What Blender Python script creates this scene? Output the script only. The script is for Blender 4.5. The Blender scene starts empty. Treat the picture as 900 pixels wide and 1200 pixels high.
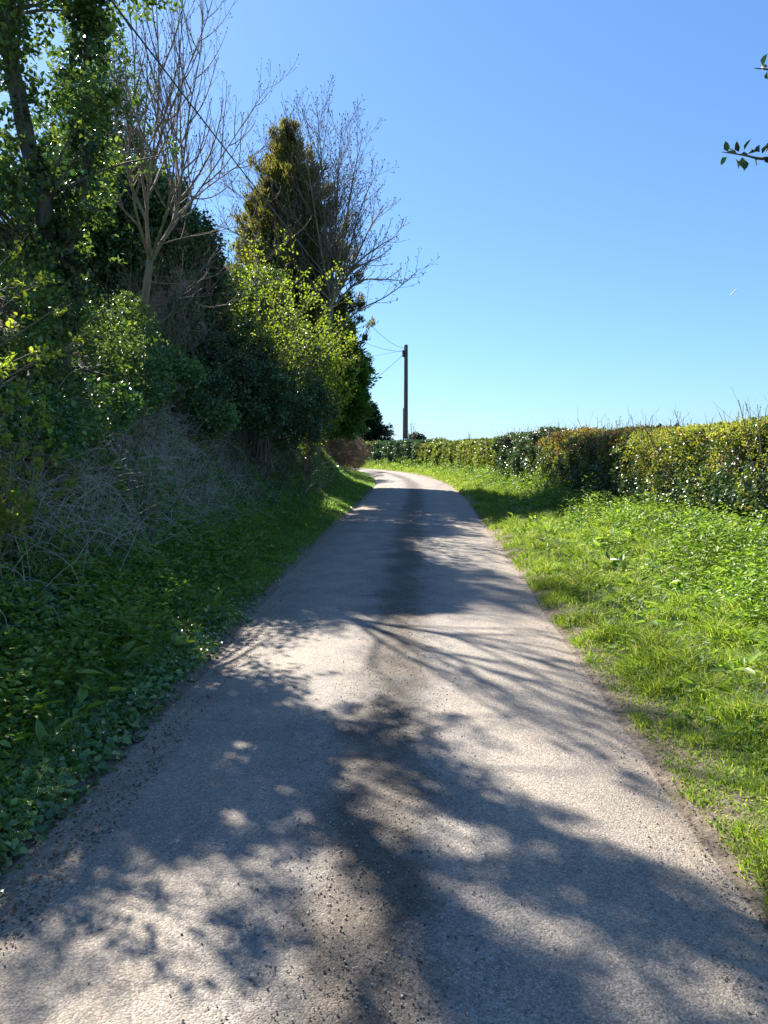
import bpy, math, time
import numpy as np
from mathutils import Vector, Matrix
T0 = time.time()
rng = np.random.default_rng(11)
R = math.radians
scene = bpy.context.scene
COL = scene.collection

# ------------------------------------------------------------------ camera
EYE = np.array([0.0, 0.0, 1.65])
F = 900.0                      # focal length in pixels of the 900x1200 frame
PITCH = math.atan(74 / 900.0)
YAW = math.atan(53 / 903.0)
fw = np.array([-math.sin(YAW) * math.cos(PITCH), math.cos(YAW) * math.cos(PITCH), -math.sin(PITCH)])
rt = np.array([math.cos(YAW), math.sin(YAW), 0.0])
up = np.cross(rt, fw)
def P(px, py, Y):
    """world point seen at photo pixel (px, py) at distance Y down the lane (layout measurement only)"""
    d = fw + rt * (px - 450) / F - up * (py - 600) / F
    return EYE + d * (Y / d[1])
cam = bpy.data.cameras.new('camera'); camo = bpy.data.objects.new('camera', cam); COL.objects.link(camo)
camo.location = EYE
camo.rotation_euler = Vector(fw).to_track_quat('-Z', 'Y').to_euler()
cam.sensor_fit = 'VERTICAL'; cam.sensor_height = 36; cam.lens = 36 * F / 1200
cam.clip_start = 0.05; cam.clip_end = 20000
scene.camera = camo

# ------------------------------------------------------------------ light
SUN_AZ, SUN_EL = R(-38), R(38)
sd = Vector((math.sin(SUN_AZ) * math.cos(SUN_EL), math.cos(SUN_AZ) * math.cos(SUN_EL), math.sin(SUN_EL)))
w = bpy.data.worlds.new('World'); scene.world = w; w.use_nodes = True
nt = w.node_tree; nt.nodes.clear()
sky = nt.nodes.new('ShaderNodeTexSky'); sky.sky_type = 'NISHITA'; sky.sun_disc = False
sky.sun_elevation = SUN_EL; sky.sun_rotation = SUN_AZ
sky.altitude = 60; sky.air_density = 1.0; sky.dust_density = 0.35; sky.ozone_density = 3.0
hs = nt.nodes.new('ShaderNodeGamma'); hs.inputs[1].default_value = 0.76
tn_ = nt.nodes.new('ShaderNodeMix'); tn_.data_type = 'RGBA'; tn_.blend_type = 'MULTIPLY'; tn_.inputs[0].default_value = 1; tn_.inputs[7].default_value = (.65, .955, 1.36, 1)
bg = nt.nodes.new('ShaderNodeBackground'); bg.inputs[1].default_value = 0.074
wo = nt.nodes.new('ShaderNodeOutputWorld')
nt.links.new(sky.outputs[0], hs.inputs['Color']); nt.links.new(hs.outputs[0], tn_.inputs[6]); nt.links.new(tn_.outputs[2], bg.inputs[0]); nt.links.new(bg.outputs[0], wo.inputs[0])
sl = bpy.data.lights.new('sun', 'SUN'); sl.energy = 5.0; sl.angle = R(0.55); sl.color = (1.0, 0.945, 0.86)
so = bpy.data.objects.new('sun', sl); COL.objects.link(so)
so.rotation_euler = (-sd).to_track_quat('-Z', 'Y').to_euler(); so.location = (-20, 30, 30)
scene.view_settings.view_transform = 'Standard'; scene.view_settings.look = 'None'
scene.view_settings.exposure = 1.55; scene.view_settings.gamma = 1.0; scene.view_settings.use_curve_mapping = False

# ------------------------------------------------------------------ noise
_L = rng.random((32, 32, 32))
def vnoise(p, s=1.0):
    q = np.asarray(p, float) * s + 100.37
    i = np.floor(q).astype(int); f = q - i; f = f * f * (3 - 2 * f)
    o = 0
    for a in (0, 1):
        for b in (0, 1):
            for c in (0, 1):
                wgt = (f[:, 0] if a else 1 - f[:, 0]) * (f[:, 1] if b else 1 - f[:, 1]) * (f[:, 2] if c else 1 - f[:, 2])
                o = o + wgt * _L[(i[:, 0] + a) % 32, (i[:, 1] + b) % 32, (i[:, 2] + c) % 32]
    return o
def fbm(p, s=1.0): return 0.55 * vnoise(p, s) + 0.3 * vnoise(p, s * 2.1) + 0.15 * vnoise(p, s * 4.3)
def sstep(a, b, x): t = np.clip((x - a) / (b - a), 0, 1); return t * t * (3 - 2 * t)

# ------------------------------------------------------------------ lane geometry
_c = np.array([(-0.2, -30, 1.45), (-0.2, -12, 1.45), (-0.2, -2, 1.45), (-0.22, 3, 1.43), (-0.26, 6, 1.46), (-0.33, 10, 1.55), (-0.39, 15, 1.61), (-0.42, 21, 1.62),
               (-0.5, 27, 1.58), (-0.95, 35, 1.5), (-1.95, 43, 1.45), (-3.3, 49, 1.45), (-5.3, 54.5, 1.45),
               (-8.2, 59, 1.45), (-13, 63, 1.45), (-22, 66.5, 1.45), (-40, 69, 1.45)])
def catmull(pts, n=12):
    pts = np.asarray(pts, float); out = []
    for i in range(len(pts) - 1):
        p0, p1, p2, p3 = pts[max(i - 1, 0)], pts[i], pts[i + 1], pts[min(i + 2, len(pts) - 1)]
        for k in range(n):
            t = k / n
            out.append(0.5 * ((2 * p1) + (p2 - p0) * t + (2 * p0 - 5 * p1 + 4 * p2 - p3) * t * t + (3 * p1 - p0 - 3 * p2 + p3) * t ** 3))
    out.append(pts[-1]); return np.array(out)
LANE = catmull(_c, 8)
def resample(pts, step):
    d = np.r_[0, np.cumsum(np.linalg.norm(np.diff(pts[:, :2], axis=0), axis=1))]
    s = np.arange(0, d[-1], step)
    return np.stack([np.interp(s, d, pts[:, k]) for k in range(pts.shape[1])], 1)
def lane_uv(X, Y):
    """signed lateral offset from the lane's centre (left negative) and half width there"""
    X = np.asarray(X, float).ravel(); Y = np.asarray(Y, float).ravel()
    best = np.full(X.shape, 1e9); off = np.zeros(X.shape); hw = np.zeros(X.shape)
    for a, b in zip(LANE[:-1], LANE[1:]):
        d = b[:2] - a[:2]; L2 = d @ d
        t = np.clip(((X - a[0]) * d[0] + (Y - a[1]) * d[1]) / L2, 0, 1)
        ex = X - a[0] - t * d[0]; ey = Y - a[1] - t * d[1]; q = np.hypot(ex, ey)
        m = q < best
        cr = np.sign(d[1] * ex - d[0] * ey)
        best = np.where(m, q, best); off = np.where(m, q * cr, off); hw = np.where(m, a[2] + t * (b[2] - a[2]), hw)
    return off, hw
def bank_h(Y): return np.interp(Y, [-20, 4, 10, 16, 24, 30, 36, 42, 60], [2.6, 2.7, 3.0, 3.0, 2.7, 2.1, 1.4, 1.15, 0.9])
def height(X, Y, rough=True):
    X = np.asarray(X, float).ravel(); Y = np.asarray(Y, float).ravel()
    near = (np.abs(X) < 60) & (Y < 95) & (Y > -40)
    off = np.full(X.shape, 50.0); hw = np.full(X.shape, 1.45)
    off[X < 0] = -50
    if near.any(): off[near], hw[near] = lane_uv(X[near], Y[near])
    base = 0.17 * sstep(14, 36, Y)
    u = np.abs(off) - hw
    H = bank_h(Y)
    kerb = np.interp(u, [0, .04, .25, .7], [0, .03, .07, .10])
    left = kerb + np.interp(u, [0.35, .8, 1.3, 1.9, 2.5, 3.1, 9], [0, .04, .17, .46, .82, 1.0, 1.12]) * H
    right = kerb * 0.8 + np.interp(u, [0.3, 1.1, 2.0, 3.4, 12], [0, .04, .14, .30, .36])
    h = np.where(off < 0, left, right)
    h = np.where(u < 0, -0.012, h)
    if rough:
        p = np.stack([X, Y, np.zeros_like(X)], 1)
        h = h + sstep(0.0, 0.5, u) * ((fbm(p, 1.3) - .5) * .14 + (fbm(p, .35) - .5) * .25 * sstep(.8, 3, u) + (off < 0) * (fbm(p, .8) - .5) * .75 * sstep(.9, 2.0, u))
        h = h + (u > 0) * (vnoise(p, 6) - .5) * .02
    return base + h
def gz(x, y): return float(height([x], [y])[0])

# ------------------------------------------------------------------ mesh helpers
def mk(name, V, faces, mat, parent=None, rnd=None, smooth=False, extra=None):
    """faces: list of (k-gon index arrays (m,k))"""
    me = bpy.data.meshes.new(name)
    V = np.asarray(V, np.float32).reshape(-1, 3)
    if parent is not None: V = V - np.array(parent.location, np.float32)
    me.vertices.add(len(V)); me.vertices.foreach_set('co', V.ravel())
    idx = np.concatenate([f.ravel() for f in faces]).astype(np.int32)
    tot = np.concatenate([np.full(len(f), f.shape[1], np.int32) for f in faces])
    st = np.r_[0, np.cumsum(tot)[:-1]].astype(np.int32)
    me.loops.add(len(idx)); me.loops.foreach_set('vertex_index', idx)
    me.polygons.add(len(tot)); me.polygons.foreach_set('loop_start', st)
    me.update(calc_edges=True)
    if smooth: me.polygons.foreach_set('use_smooth', np.ones(len(tot), bool))
    if rnd is not None:
        a = me.attributes.new('rnd', 'FLOAT', 'POINT'); a.data.foreach_set('value', np.asarray(rnd, np.float32))
    for k, v in (extra or {}).items():
        a = me.attributes.new(k, 'FLOAT', 'POINT'); a.data.foreach_set('value', np.asarray(v, np.float32))
    me.materials.append(mat)
    o = bpy.data.objects.new(name, me); COL.objects.link(o)
    if parent is not None: o.parent = parent
    return o
def tag(o, label=None, cat=None, group=None, kind=None):
    for k, v in (('label', label), ('category', cat), ('group', group), ('kind', kind)):
        if v: o[k] = v
    return o
_seed = [100]
def thing(name, loc, label, cat, group=None):
    global rng
    _seed[0] += 1; rng = np.random.default_rng(_seed[0])     # each thing grows from its own seed
    o = bpy.data.objects.new(name, None); COL.objects.link(o); o.location = loc
    o.empty_display_size = .2
    return tag(o, label, cat, group)
def unit(v): return v / np.maximum(np.linalg.norm(v, axis=-1, keepdims=True), 1e-9)
def rdir(n): return unit(rng.normal(size=(n, 3)))

def leaf_arrays(Pt, D, N, L, W, fold=.25, curl=.12):
    n = len(Pt); D = unit(D); S = unit(np.cross(D, N)); N = unit(np.cross(S, D))
    L = np.broadcast_to(L, (n,))[:, None]; W = np.broadcast_to(W, (n,))[:, None] * .5
    def v(a, b, c): return Pt + D * L * a + S * W * b + N * (W * c * fold * 2)
    V = np.stack([v(0, 0, 0), v(.32, 1, 1), v(.7, .72, .6), v(1, 0, -curl * 4), v(.7, -.72, .6), v(.32, -1, 1)], 1)
    b = (np.arange(n) * 6)[:, None]
    return V.reshape(-1, 3), np.concatenate([b + [0, 1, 2, 3], b + [0, 3, 4, 5]])
def leaf_mesh(name, Pt, D, N, L, W, mat, parent=None, rnd=None, fold=.25):
    V, Fc = leaf_arrays(Pt, D, N, L, W, fold)
    r = rng.random(len(Pt)) if rnd is None else rnd
    return mk(name, V, [Fc], mat, parent, np.repeat(r, 6))
def blade_mesh(name, Pt, D, bend, L, W, mat, parent=None, rnd=None):
    """grass blades: two-segment ribbons bending over towards `bend`"""
    n = len(Pt); D = unit(D); S = unit(np.cross(D, rdir(n))); L = L[:, None]; W = np.broadcast_to(W, (n,))[:, None] * .5
    a = Pt; b = Pt + D * L * .5 + bend * L * .12; c = Pt + D * L * .85 + bend * L * .55
    V = np.stack([a - S * W, a + S * W, b + S * W * .85, b - S * W * .85, c], 1)
    i = (np.arange(n) * 5)[:, None]
    r = rng.random(n) if rnd is None else rnd
    return mk(name, V.reshape(-1, 3), [i + [0, 1, 2, 3], i + [3, 2, 4]], mat, parent, np.repeat(r, 5))

def tubes(name, polys, mat, parent=None, sides=5, smooth=True):
    Vs, Fs, rn, base = [], [], [], 0
    by = {}
    for p, r in polys: by.setdefault(len(p), []).append((p, r))
    ang = np.arange(sides) / sides * 2 * np.pi
    for n, lst in by.items():
        A = np.array([p for p, _ in lst], float); Rr = np.array([r for _, r in lst], float); m = len(A)
        T = np.gradient(A, axis=1); T = unit(T)
        md = unit(A[:, -1] - A[:, 0] + 1e-6)
        ref = np.where(np.abs(md[:, 2:3]) > .8, np.array([[1., 0, 0]]), np.array([[0, 0, 1.]]))[:, None, :]
        U = unit(np.cross(T, np.broadcast_to(ref, T.shape))); Wv = np.cross(T, U)
        V = A[:, :, None] + Rr[:, :, None, None] * (U[:, :, None] * np.cos(ang)[None, None, :, None] + Wv[:, :, None] * np.sin(ang)[None, None, :, None])
        k = np.arange(sides); k2 = (k + 1) % sides
        q = []
        for s in range(n - 1): q.append(np.stack([s * sides + k, s * sides + k2, (s + 1) * sides + k2, (s + 1) * sides + k], 1))
        q = np.concatenate(q)
        Fs.append((base + (np.arange(m) * n * sides)[:, None, None] + q[None]).reshape(-1, 4))
        Vs.append(V.reshape(-1, 3)); base += m * n * sides
        rn.append(np.repeat(rng.random(m), n * sides))
    return mk(name, np.concatenate(Vs), [np.concatenate(Fs)], mat, parent, np.concatenate(rn), smooth)

# ------------------------------------------------------------------ materials
def base_mat(name):
    m = bpy.data.materials.new(name); m.use_nodes = True; n = m.node_tree; n.nodes.clear()
    return m, n, n.nodes.new('ShaderNodeOutputMaterial')
def ramp(n, fac, stops):
    r = n.nodes.new('ShaderNodeValToRGB'); e = r.color_ramp.elements
    while len(e) < len(stops): e.new(.5)
    for q, (p, c) in zip(e, stops): q.position = p; q.color = (*c, 1)
    if fac is not None: n.links.new(fac, r.inputs[0])
    return r.outputs[0]
def noise(n, scale, detail=3, rough=.6, vec=None, out='Fac'):
    t = n.nodes.new('ShaderNodeTexNoise'); t.inputs['Scale'].default_value = scale; t.inputs['Detail'].default_value = detail
    t.inputs['Roughness'].default_value = rough
    if vec: n.links.new(vec, t.inputs['Vector'])
    return t.outputs[out]
def mixc(n, f, a, b, mode='MIX'):
    m = n.nodes.new('ShaderNodeMix'); m.data_type = 'RGBA'; m.blend_type = mode
    for s, v in ((m.inputs[0], f), (m.inputs[6], a), (m.inputs[7], b)):
        if isinstance(v, (int, float)): s.default_value = v
        elif isinstance(v, tuple): s.default_value = (*v, 1)
        else: n.links.new(v, s)
    return m.outputs[2]
def math_(n, op, a, b=None, clamp=False):
    m = n.nodes.new('ShaderNodeMath'); m.operation = op; m.use_clamp = clamp
    for s, v in ((m.inputs[0], a), (m.inputs[1], b)):
        if v is None: continue
        if isinstance(v, (int, float)): s.default_value = v
        else: n.links.new(v, s)
    return m.outputs[0]
def attr(n, name):
    a = n.nodes.new('ShaderNodeAttribute'); a.attribute_name = name; return a.outputs['Fac']
def pos(n): return n.nodes.new('ShaderNodeNewGeometry').outputs['Position']
def bump(n, h, s, d): 
    b = n.nodes.new('ShaderNodeBump'); b.inputs['Strength'].default_value = s; b.inputs['Distance'].default_value = d
    n.links.new(h, b.inputs['Height']); return b.outputs[0]
def leaf_mat(name, stops, rough=.45, trans=.4, tcol=(1.3, 1.35, .6), spec=.5, clump=1.2, cl=.35):
    m, n, out = base_mat(name)
    r = attr(n, 'rnd'); c = ramp(n, r, stops)
    cn = noise(n, clump, 2, .5, pos(n))
    cc = ramp(n, cn, [(.3, (1 - cl,) * 3), (.7, (1 + cl,) * 3)])
    c = mixc(n, 1.0, c, cc, 'MULTIPLY')
    b = n.nodes.new('ShaderNodeBsdfPrincipled'); n.links.new(c, b.inputs['Base Color'])
    b.inputs['Roughness'].default_value = rough; b.inputs['Specular IOR Level'].default_value = spec
    t = n.nodes.new('ShaderNodeBsdfTranslucent'); n.links.new(mixc(n, 1.0, c, tcol, 'MULTIPLY'), t.inputs[0])
    mx = n.nodes.new('ShaderNodeMixShader'); mx.inputs[0].default_value = trans
    n.links.new(b.outputs[0], mx.inputs[1]); n.links.new(t.outputs[0], mx.inputs[2]); n.links.new(mx.outputs[0], out.inputs[0])
    return m
def bark_mat(name, a, b_, scale=8, rough=.85, bs=.5):
    m, n, out = base_mat(name)
    p = pos(n); mp = n.nodes.new('ShaderNodeMapping'); mp.inputs['Scale'].default_value = (1, 1, .25); n.links.new(p, mp.inputs[0])
    f = noise(n, scale, 5, .65, mp.outputs[0])
    c = ramp(n, f, [(.3, a), (.7, b_)])
    b = n.nodes.new('ShaderNodeBsdfPrincipled'); n.links.new(c, b.inputs['Base Color']); b.inputs['Roughness'].default_value = rough
    b.inputs['Specular IOR Level'].default_value = .25
    n.links.new(bump(n, noise(n, scale * 3, 4, .7, mp.outputs[0]), bs, .02), b.inputs['Normal'])
    n.links.new(b.outputs[0], out.inputs[0]); return m

M = {}
M['grass'] = leaf_mat('grass blades', [(0, (.14, .22, .03)), (.5, (.23, .33, .05)), (.85, (.33, .41, .08)), (.93, (.40, .40, .16)), (1, (.55, .47, .28))], .5, .5, (1.25, 1.3, .5), .35, .9, .25)
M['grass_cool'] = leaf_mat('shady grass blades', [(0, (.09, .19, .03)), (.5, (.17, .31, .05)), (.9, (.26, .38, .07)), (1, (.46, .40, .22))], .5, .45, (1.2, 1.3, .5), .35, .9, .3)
M['herb'] = leaf_mat('nettle and cow parsley leaves', [(0, (.08, .16, .03)), (.5, (.18, .29, .05)), (.9, (.28, .38, .08)), (1, (.30, .38, .09))], .42, .45, (1.25, 1.3, .5), .4, 1.0, .3)
M['ivy'] = leaf_mat('ivy leaves', [(0, (.025, .055, .022)), (.6, (.055, .105, .04)), (.9, (.09, .16, .055)), (1, (.16, .22, .08))], .36, .2, (1.2, 1.4, .5), .6, 1.5, .4)
M['ground_ivy'] = leaf_mat('bank ivy leaves', [(0, (.05, .11, .04)), (.6, (.10, .20, .055)), (.9, (.19, .31, .08)), (1, (.34, .40, .13))], .33, .25, (1.2, 1.4, .5), .55, 1.2, .4)
M['holly'] = leaf_mat('holly leaves', [(0, (.05, .095, .03)), (.5, (.095, .16, .045)), (.85, (.17, .24, .07)), (1, (.30, .35, .10))], .4, .35, (1.3, 1.3, .5), .4, 1.3, .35)
M['conifer_gold'] = leaf_mat('golden conifer sprays', [(0, (.07, .08, .03)), (.5, (.125, .13, .045)), (.9, (.20, .19, .07)), (1, (.30, .24, .11))], .6, .55, (1.3, 1.2, .5), .3, 1.2, .4)
M['conifer_dark'] = leaf_mat('dark conifer sprays', [(0, (.012, .028, .014)), (.6, (.025, .05, .022)), (1, (.05, .09, .035))], .55, .15, (1.2, 1.3, .6), .3, 1.0, .35)
M['cypress'] = leaf_mat('green cypress sprays', [(0, (.03, .08, .012)), (.6, (.06, .15, .02)), (1, (.12, .25, .03))], .5, .42, (1.25, 1.35, .5), .35, 1.4, .45)
M['spring'] = leaf_mat('young spring leaves', [(0, (.13, .20, .03)), (.5, (.24, .31, .05)), (1, (.36, .42, .10))], .45, .55, (1.2, 1.2, .4), .4, 1.2, .2)
M['haw'] = leaf_mat('hawthorn leaves', [(0, (.18, .23, .04)), (.5, (.31, .35, .07)), (.88, (.42, .43, .11)), (1, (.40, .31, .16))], .5, .45, (1.25, 1.2, .45), .35, 1.6, .25)
M['beech'] = leaf_mat('russet beech leaves', [(0, (.15, .085, .045)), (.4, (.24, .145, .07)), (.7, (.31, .20, .10)), (.8, (.14, .15, .03)), (1, (.22, .24, .04))], .55, .35, (1.2, 1.0, .6), .3, 1.3, .3)
M['hedge_ivy'] = leaf_mat('glossy hedge ivy leaves', [(0, (.04, .08, .04)), (.6, (.08, .14, .065)), (.85, (.13, .19, .09)), (1, (.36, .32, .22))], .34, .2, (1.2, 1.3, .5), .9, 1.6, .4)
M['hedge_mix'] = leaf_mat('mixed hedge leaves', [(0, (.07, .11, .03)), (.4, (.15, .20, .05)), (.75, (.24, .28, .08)), (.9, (.28, .21, .12)), (1, (.42, .35, .24))], .42, .35, (1.2, 1.2, .5), .4, .5, .4)
M['brown_twig'] = leaf_mat('dry clipped twigs', [(0, (.09, .06, .035)), (.6, (.17, .12, .07)), (.85, (.24, .18, .11)), (1, (.08, .12, .03))], .7, .1, (1, 1, 1), .2, 2.0, .3)
M['straw'] = leaf_mat('dead grass and bramble', [(0, (.24, .19, .16)), (.5, (.46, .38, .32)), (1, (.68, .60, .51))], .6, .15, (1, 1, .9), .3, 1.5, .35)
M['litter'] = leaf_mat('dead leaves', [(0, (.07, .045, .025)), (.5, (.17, .10, .06)), (1, (.34, .24, .15))], .6, .15, (1, 1, 1), .3, 3, .3)
M['bark_syc'] = bark_mat('sycamore bark', (.13, .10, .065), (.30, .25, .17), 9)
M['twig_pale'] = bark_mat('pale purple twigs', (.14, .105, .09), (.27, .21, .175), 12)
M['bark_dark'] = bark_mat('dark bark', (.08, .065, .05), (.19, .155, .12), 10)
M['cane'] = bark_mat('dead cane', (.44, .37, .31), (.70, .62, .53), 14, .6, .2)
M['pole_wood'] = bark_mat('creosoted pole timber', (.075, .05, .038), (.15, .105, .085), 14, .8, .4)

def simple(name, c, rough=.5, metal=0):
    m, n, out = base_mat(name); b = n.nodes.new('ShaderNodeBsdfPrincipled')
    f = noise(n, 30, 3, .6, pos(n)); cc = ramp(n, f, [(.3, tuple(x * .8 for x in c)), (.7, tuple(min(1, x * 1.15) for x in c))])
    n.links.new(cc, b.inputs['Base Color']); b.inputs['Roughness'].default_value = rough; b.inputs['Metallic'].default_value = metal
    n.links.new(b.outputs[0], out.inputs[0]); return m
M['rubber'] = simple('black cable sheath', (.03, .03, .033), .5)
M['steel'] = simple('galvanised steel', (.35, .35, .36), .45, .7)
M['white_paint'] = simple('white enamel', (.75, .76, .78), .4)
M['tile'] = simple('clay roof tile', (.20, .10, .07), .8)

# ground: soil, moss and trodden dirt
def ground_mat():
    m, n, out = base_mat('soil and moss'); p = pos(n)
    soil = ramp(n, noise(n, 18, 5, .7, p), [(.3, (.13, .10, .075)), (.5, (.25, .20, .15)), (.72, (.38, .31, .24))])
    green = ramp(n, noise(n, 9, 4, .7, p), [(.3, (.03, .07, .015)), (.7, (.08, .13, .03))])
    e = attr(n, 'edge'); f = math_(n, 'ADD', e, math_(n, 'MULTIPLY', math_(n, 'SUBTRACT', noise(n, 4, 4, .7, p), .5), .9), True)
    c = mixc(n, f, soil, green)
    b = n.nodes.new('ShaderNodeBsdfPrincipled'); n.links.new(c, b.inputs['Base Color']); b.inputs['Roughness'].default_value = .95
    b.inputs['Specular IOR Level'].default_value = .15
    n.links.new(bump(n, noise(n, 40, 6, .75, p), .9, .03), b.inputs['Normal']); n.links.new(b.outputs[0], out.inputs[0]); return m
def road_mat():
    m, n, out = base_mat('worn asphalt'); p = pos(n)
    lat = attr(n, 'lat')                          # -1 .. 1 across the lane
    wob = math_(n, 'ADD', lat, math_(n, 'MULTIPLY', math_(n, 'SUBTRACT', noise(n, 1.6, 7, .72, p), .5), .5))
    ab = math_(n, 'ABSOLUTE', wob)
    # stones
    v = n.nodes.new('ShaderNodeTexVoronoi'); v.inputs['Scale'].default_value = 120; n.links.new(p, v.inputs['Vector'])
    v2 = n.nodes.new('ShaderNodeTexVoronoi'); v2.inputs['Scale'].default_value = 170; n.links.new(p, v2.inputs['Vector'])
    sep = n.nodes.new('ShaderNodeSeparateColor'); n.links.new(v.outputs['Color'], sep.inputs[0])
    stone = ramp(n, sep.outputs[0], [(0, (.15, .138, .125)), (.45, (.30, .27, .238)), (.8, (.42, .375, .325)), (1, (.60, .535, .46))])
    fine = ramp(n, noise(n, 260, 2, .6, p), [(.3, (.72,) * 3), (.7, (1.28,) * 3)])
    c = mixc(n, 1.0, stone, fine, 'MULTIPLY')
    smooth_ = ramp(n, noise(n, 120, 3, .7, p), [(.3, (.25, .226, .20)), (.7, (.40, .36, .315))])
    c = mixc(n, .5, c, smooth_)
    # dark middle strip and damp-looking binder, pale wheel tracks, sandy margins
    mid = ramp(n, ab, [(.07, (.50, .475, .45)), (.22, (.97, .98, 1.0)), (.50, (1.10, 1.08, 1.05)), (.75, (1, .98, .95)), (.92, (1.1, 1.03, .94))])
    c = mixc(n, 1.0, c, mid, 'MULTIPLY')
    blot = ramp(n, noise(n, 1.7, 6, .68, p), [(.32, (.84, .83, .82)), (.5, (1.08, 1.05, 1.0)), (.68, (1.32, 1.24, 1.12))])
    c = mixc(n, 1.0, c, blot, 'MULTIPLY')
    grit = ramp(n, noise(n, 11, 6, .8, p), [(.42, (1, 1, 1)), (.56, (.74, .72, .70))])
    gm = ramp(n, ab, [(.10, (.95,) * 3), (.32, (.25,) * 3)])
    c = mixc(n, gm, c, mixc(n, 1.0, c, grit, 'MULTIPLY'))
    tar = ramp(n, noise(n, 6, 5, .75, p), [(.60, (0, 0, 0)), (.68, (1, 1, 1))])
    c = mixc(n, math_(n, 'MULTIPLY', tar, .4), c, (.075, .072, .07))
    dustf = math_(n, 'MULTIPLY', ramp(n, ab, [(.78, (0, 0, 0)), (1.0, (1, 1, 1))]), ramp(n, noise(n, 14, 5, .75, p), [(.35, (0, 0, 0)), (.6, (1, 1, 1))]))
    c = mixc(n, math_(n, 'MULTIPLY', dustf, .85), c, (.36, .30, .235))
    pits = ramp(n, v2.outputs['Distance'], [(.0, (1,) * 3), (.55, (.9,) * 3), (.8, (.55,) * 3)])
    c = mixc(n, 1.0, c, pits, 'MULTIPLY')
    b = n.nodes.new('ShaderNodeBsdfPrincipled'); n.links.new(c, b.inputs['Base Color']); b.inputs['Roughness'].default_value = .82
    b.inputs['Specular IOR Level'].default_value = .3
    h = math_(n, 'ADD', math_(n, 'MULTIPLY', v.outputs['Distance'], -1.0), math_(n, 'MULTIPLY', noise(n, 90, 5, .75, p), 1.2))
    n.links.new(bump(n, h, .5, .009), b.inputs['Normal']); n.links.new(b.outputs[0], out.inputs[0]); return m
def brick_mat():
    m, n, out = base_mat('old red brick')
    sx = n.nodes.new('ShaderNodeSeparateXYZ'); n.links.new(pos(n), sx.inputs[0])
    mp = n.nodes.new('ShaderNodeCombineXYZ'); n.links.new(math_(n, 'ADD', sx.outputs[0], sx.outputs[1]), mp.inputs[0]); n.links.new(sx.outputs[2], mp.inputs[1])
    br = n.nodes.new('ShaderNodeTexBrick'); n.links.new(mp.outputs[0], br.inputs[0]); br.inputs['Scale'].default_value = 1
    br.inputs['Brick Width'].default_value = .225; br.inputs['Row Height'].default_value = .075; br.inputs['Mortar Size'].default_value = .008
    br.inputs['Color1'].default_value = (.27, .16, .12, 1); br.inputs['Color2'].default_value = (.19, .12, .10, 1); br.inputs['Mortar'].default_value = (.30, .27, .23, 1)
    c = mixc(n, 1.0, br.outputs[0], ramp(n, noise(n, 5, 4), [(.3, (.7,) * 3), (.7, (1.25,) * 3)]), 'MULTIPLY')
    b = n.nodes.new('ShaderNodeBsdfPrincipled'); n.links.new(c, b.inputs['Base Color']); b.inputs['Roughness'].default_value = .9
    n.links.new(bump(n, br.outputs['Fac'], -.5, .01), b.inputs['Normal']); n.links.new(b.outputs[0], out.inputs[0]); return m

# ------------------------------------------------------------------ ground + road
def axis(lo, hi, step, far, n=26):
    g = np.geomspace(step, far, n)
    return np.r_[(lo - np.cumsum(g * 1.0))[::-1], np.arange(lo, hi + 1e-6, step), hi + np.cumsum(g)]
xs = axis(-9, 7.5, .11, 900); ys = axis(-5, 70, .2, 900)
GX, GY = np.meshgrid(xs, ys)
GZ = height(GX, GY).reshape(GX.shape)
nx, ny = len(xs), len(ys)
i = np.arange(nx * ny).reshape(ny, nx)
fq = np.stack([i[:-1, :-1], i[:-1, 1:], i[1:, 1:], i[1:, :-1]], -1).reshape(-1, 4)
ue = np.full(GX.size, 9.0); nr = ((np.abs(GX) < 30) & (GY < 90) & (GY > -30)).ravel()
o_, h_ = lane_uv(GX.ravel()[nr], GY.ravel()[nr]); ue[nr] = np.abs(o_) - h_
edge = sstep(.05, .6, ue)
tag(mk('ground', np.stack([GX, GY, GZ], -1), [fq], ground_mat(), smooth=True, extra={'edge': edge}), kind='structure')
del GX, GY
LN = resample(LANE, .25)
tn = unit(np.gradient(LN[:, :2], axis=0)); nrm = np.stack([tn[:, 1], -tn[:, 0]], 1)
K = 15; lat = np.linspace(-1, 1, K)
n = len(LN)
wig = (vnoise(np.stack([LN[:, 1] * 1.6, LN[:, 0], np.zeros(n)], 1)) - .5) * .26 + (vnoise(np.stack([LN[:, 1] * 6, LN[:, 0], np.ones(n)], 1)) - .5) * .06
wig2 = (vnoise(np.stack([LN[:, 1] * 1.4, LN[:, 0], np.full(n, 7.)], 1)) - .5) * .26 + (vnoise(np.stack([LN[:, 1] * 5, LN[:, 0], np.full(n, 9.)], 1)) - .5) * .06
W_ = LN[:, 2][:, None] * lat[None] + np.where(lat[None] < -.95, -wig[:, None], 0) + np.where(lat[None] > .95, wig2[:, None], 0)
RX = LN[:, 0][:, None] + nrm[:, :1] * W_; RY = LN[:, 1][:, None] + nrm[:, 1:] * W_
RZ = 0.17 * sstep(14, 36, RY) + .03 * (1 - lat[None] ** 2) + .012 + (fbm(np.stack([RX.ravel(), RY.ravel(), np.zeros(RX.size)], 1), 1.0).reshape(RX.shape) - .5) * .02
RZ = np.where(np.abs(lat)[None] > .95, RZ - .02, RZ)
i = np.arange(n * K).reshape(n, K)
fq = np.stack([i[:-1, :-1], i[:-1, 1:], i[1:, 1:], i[1:, :-1]], -1).reshape(-1, 4)
tag(mk('road', np.stack([RX, RY, RZ], -1), [fq], road_mat(), smooth=True, extra={'lat': np.broadcast_to(lat, (n, K)).ravel()}), kind='structure')

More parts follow.
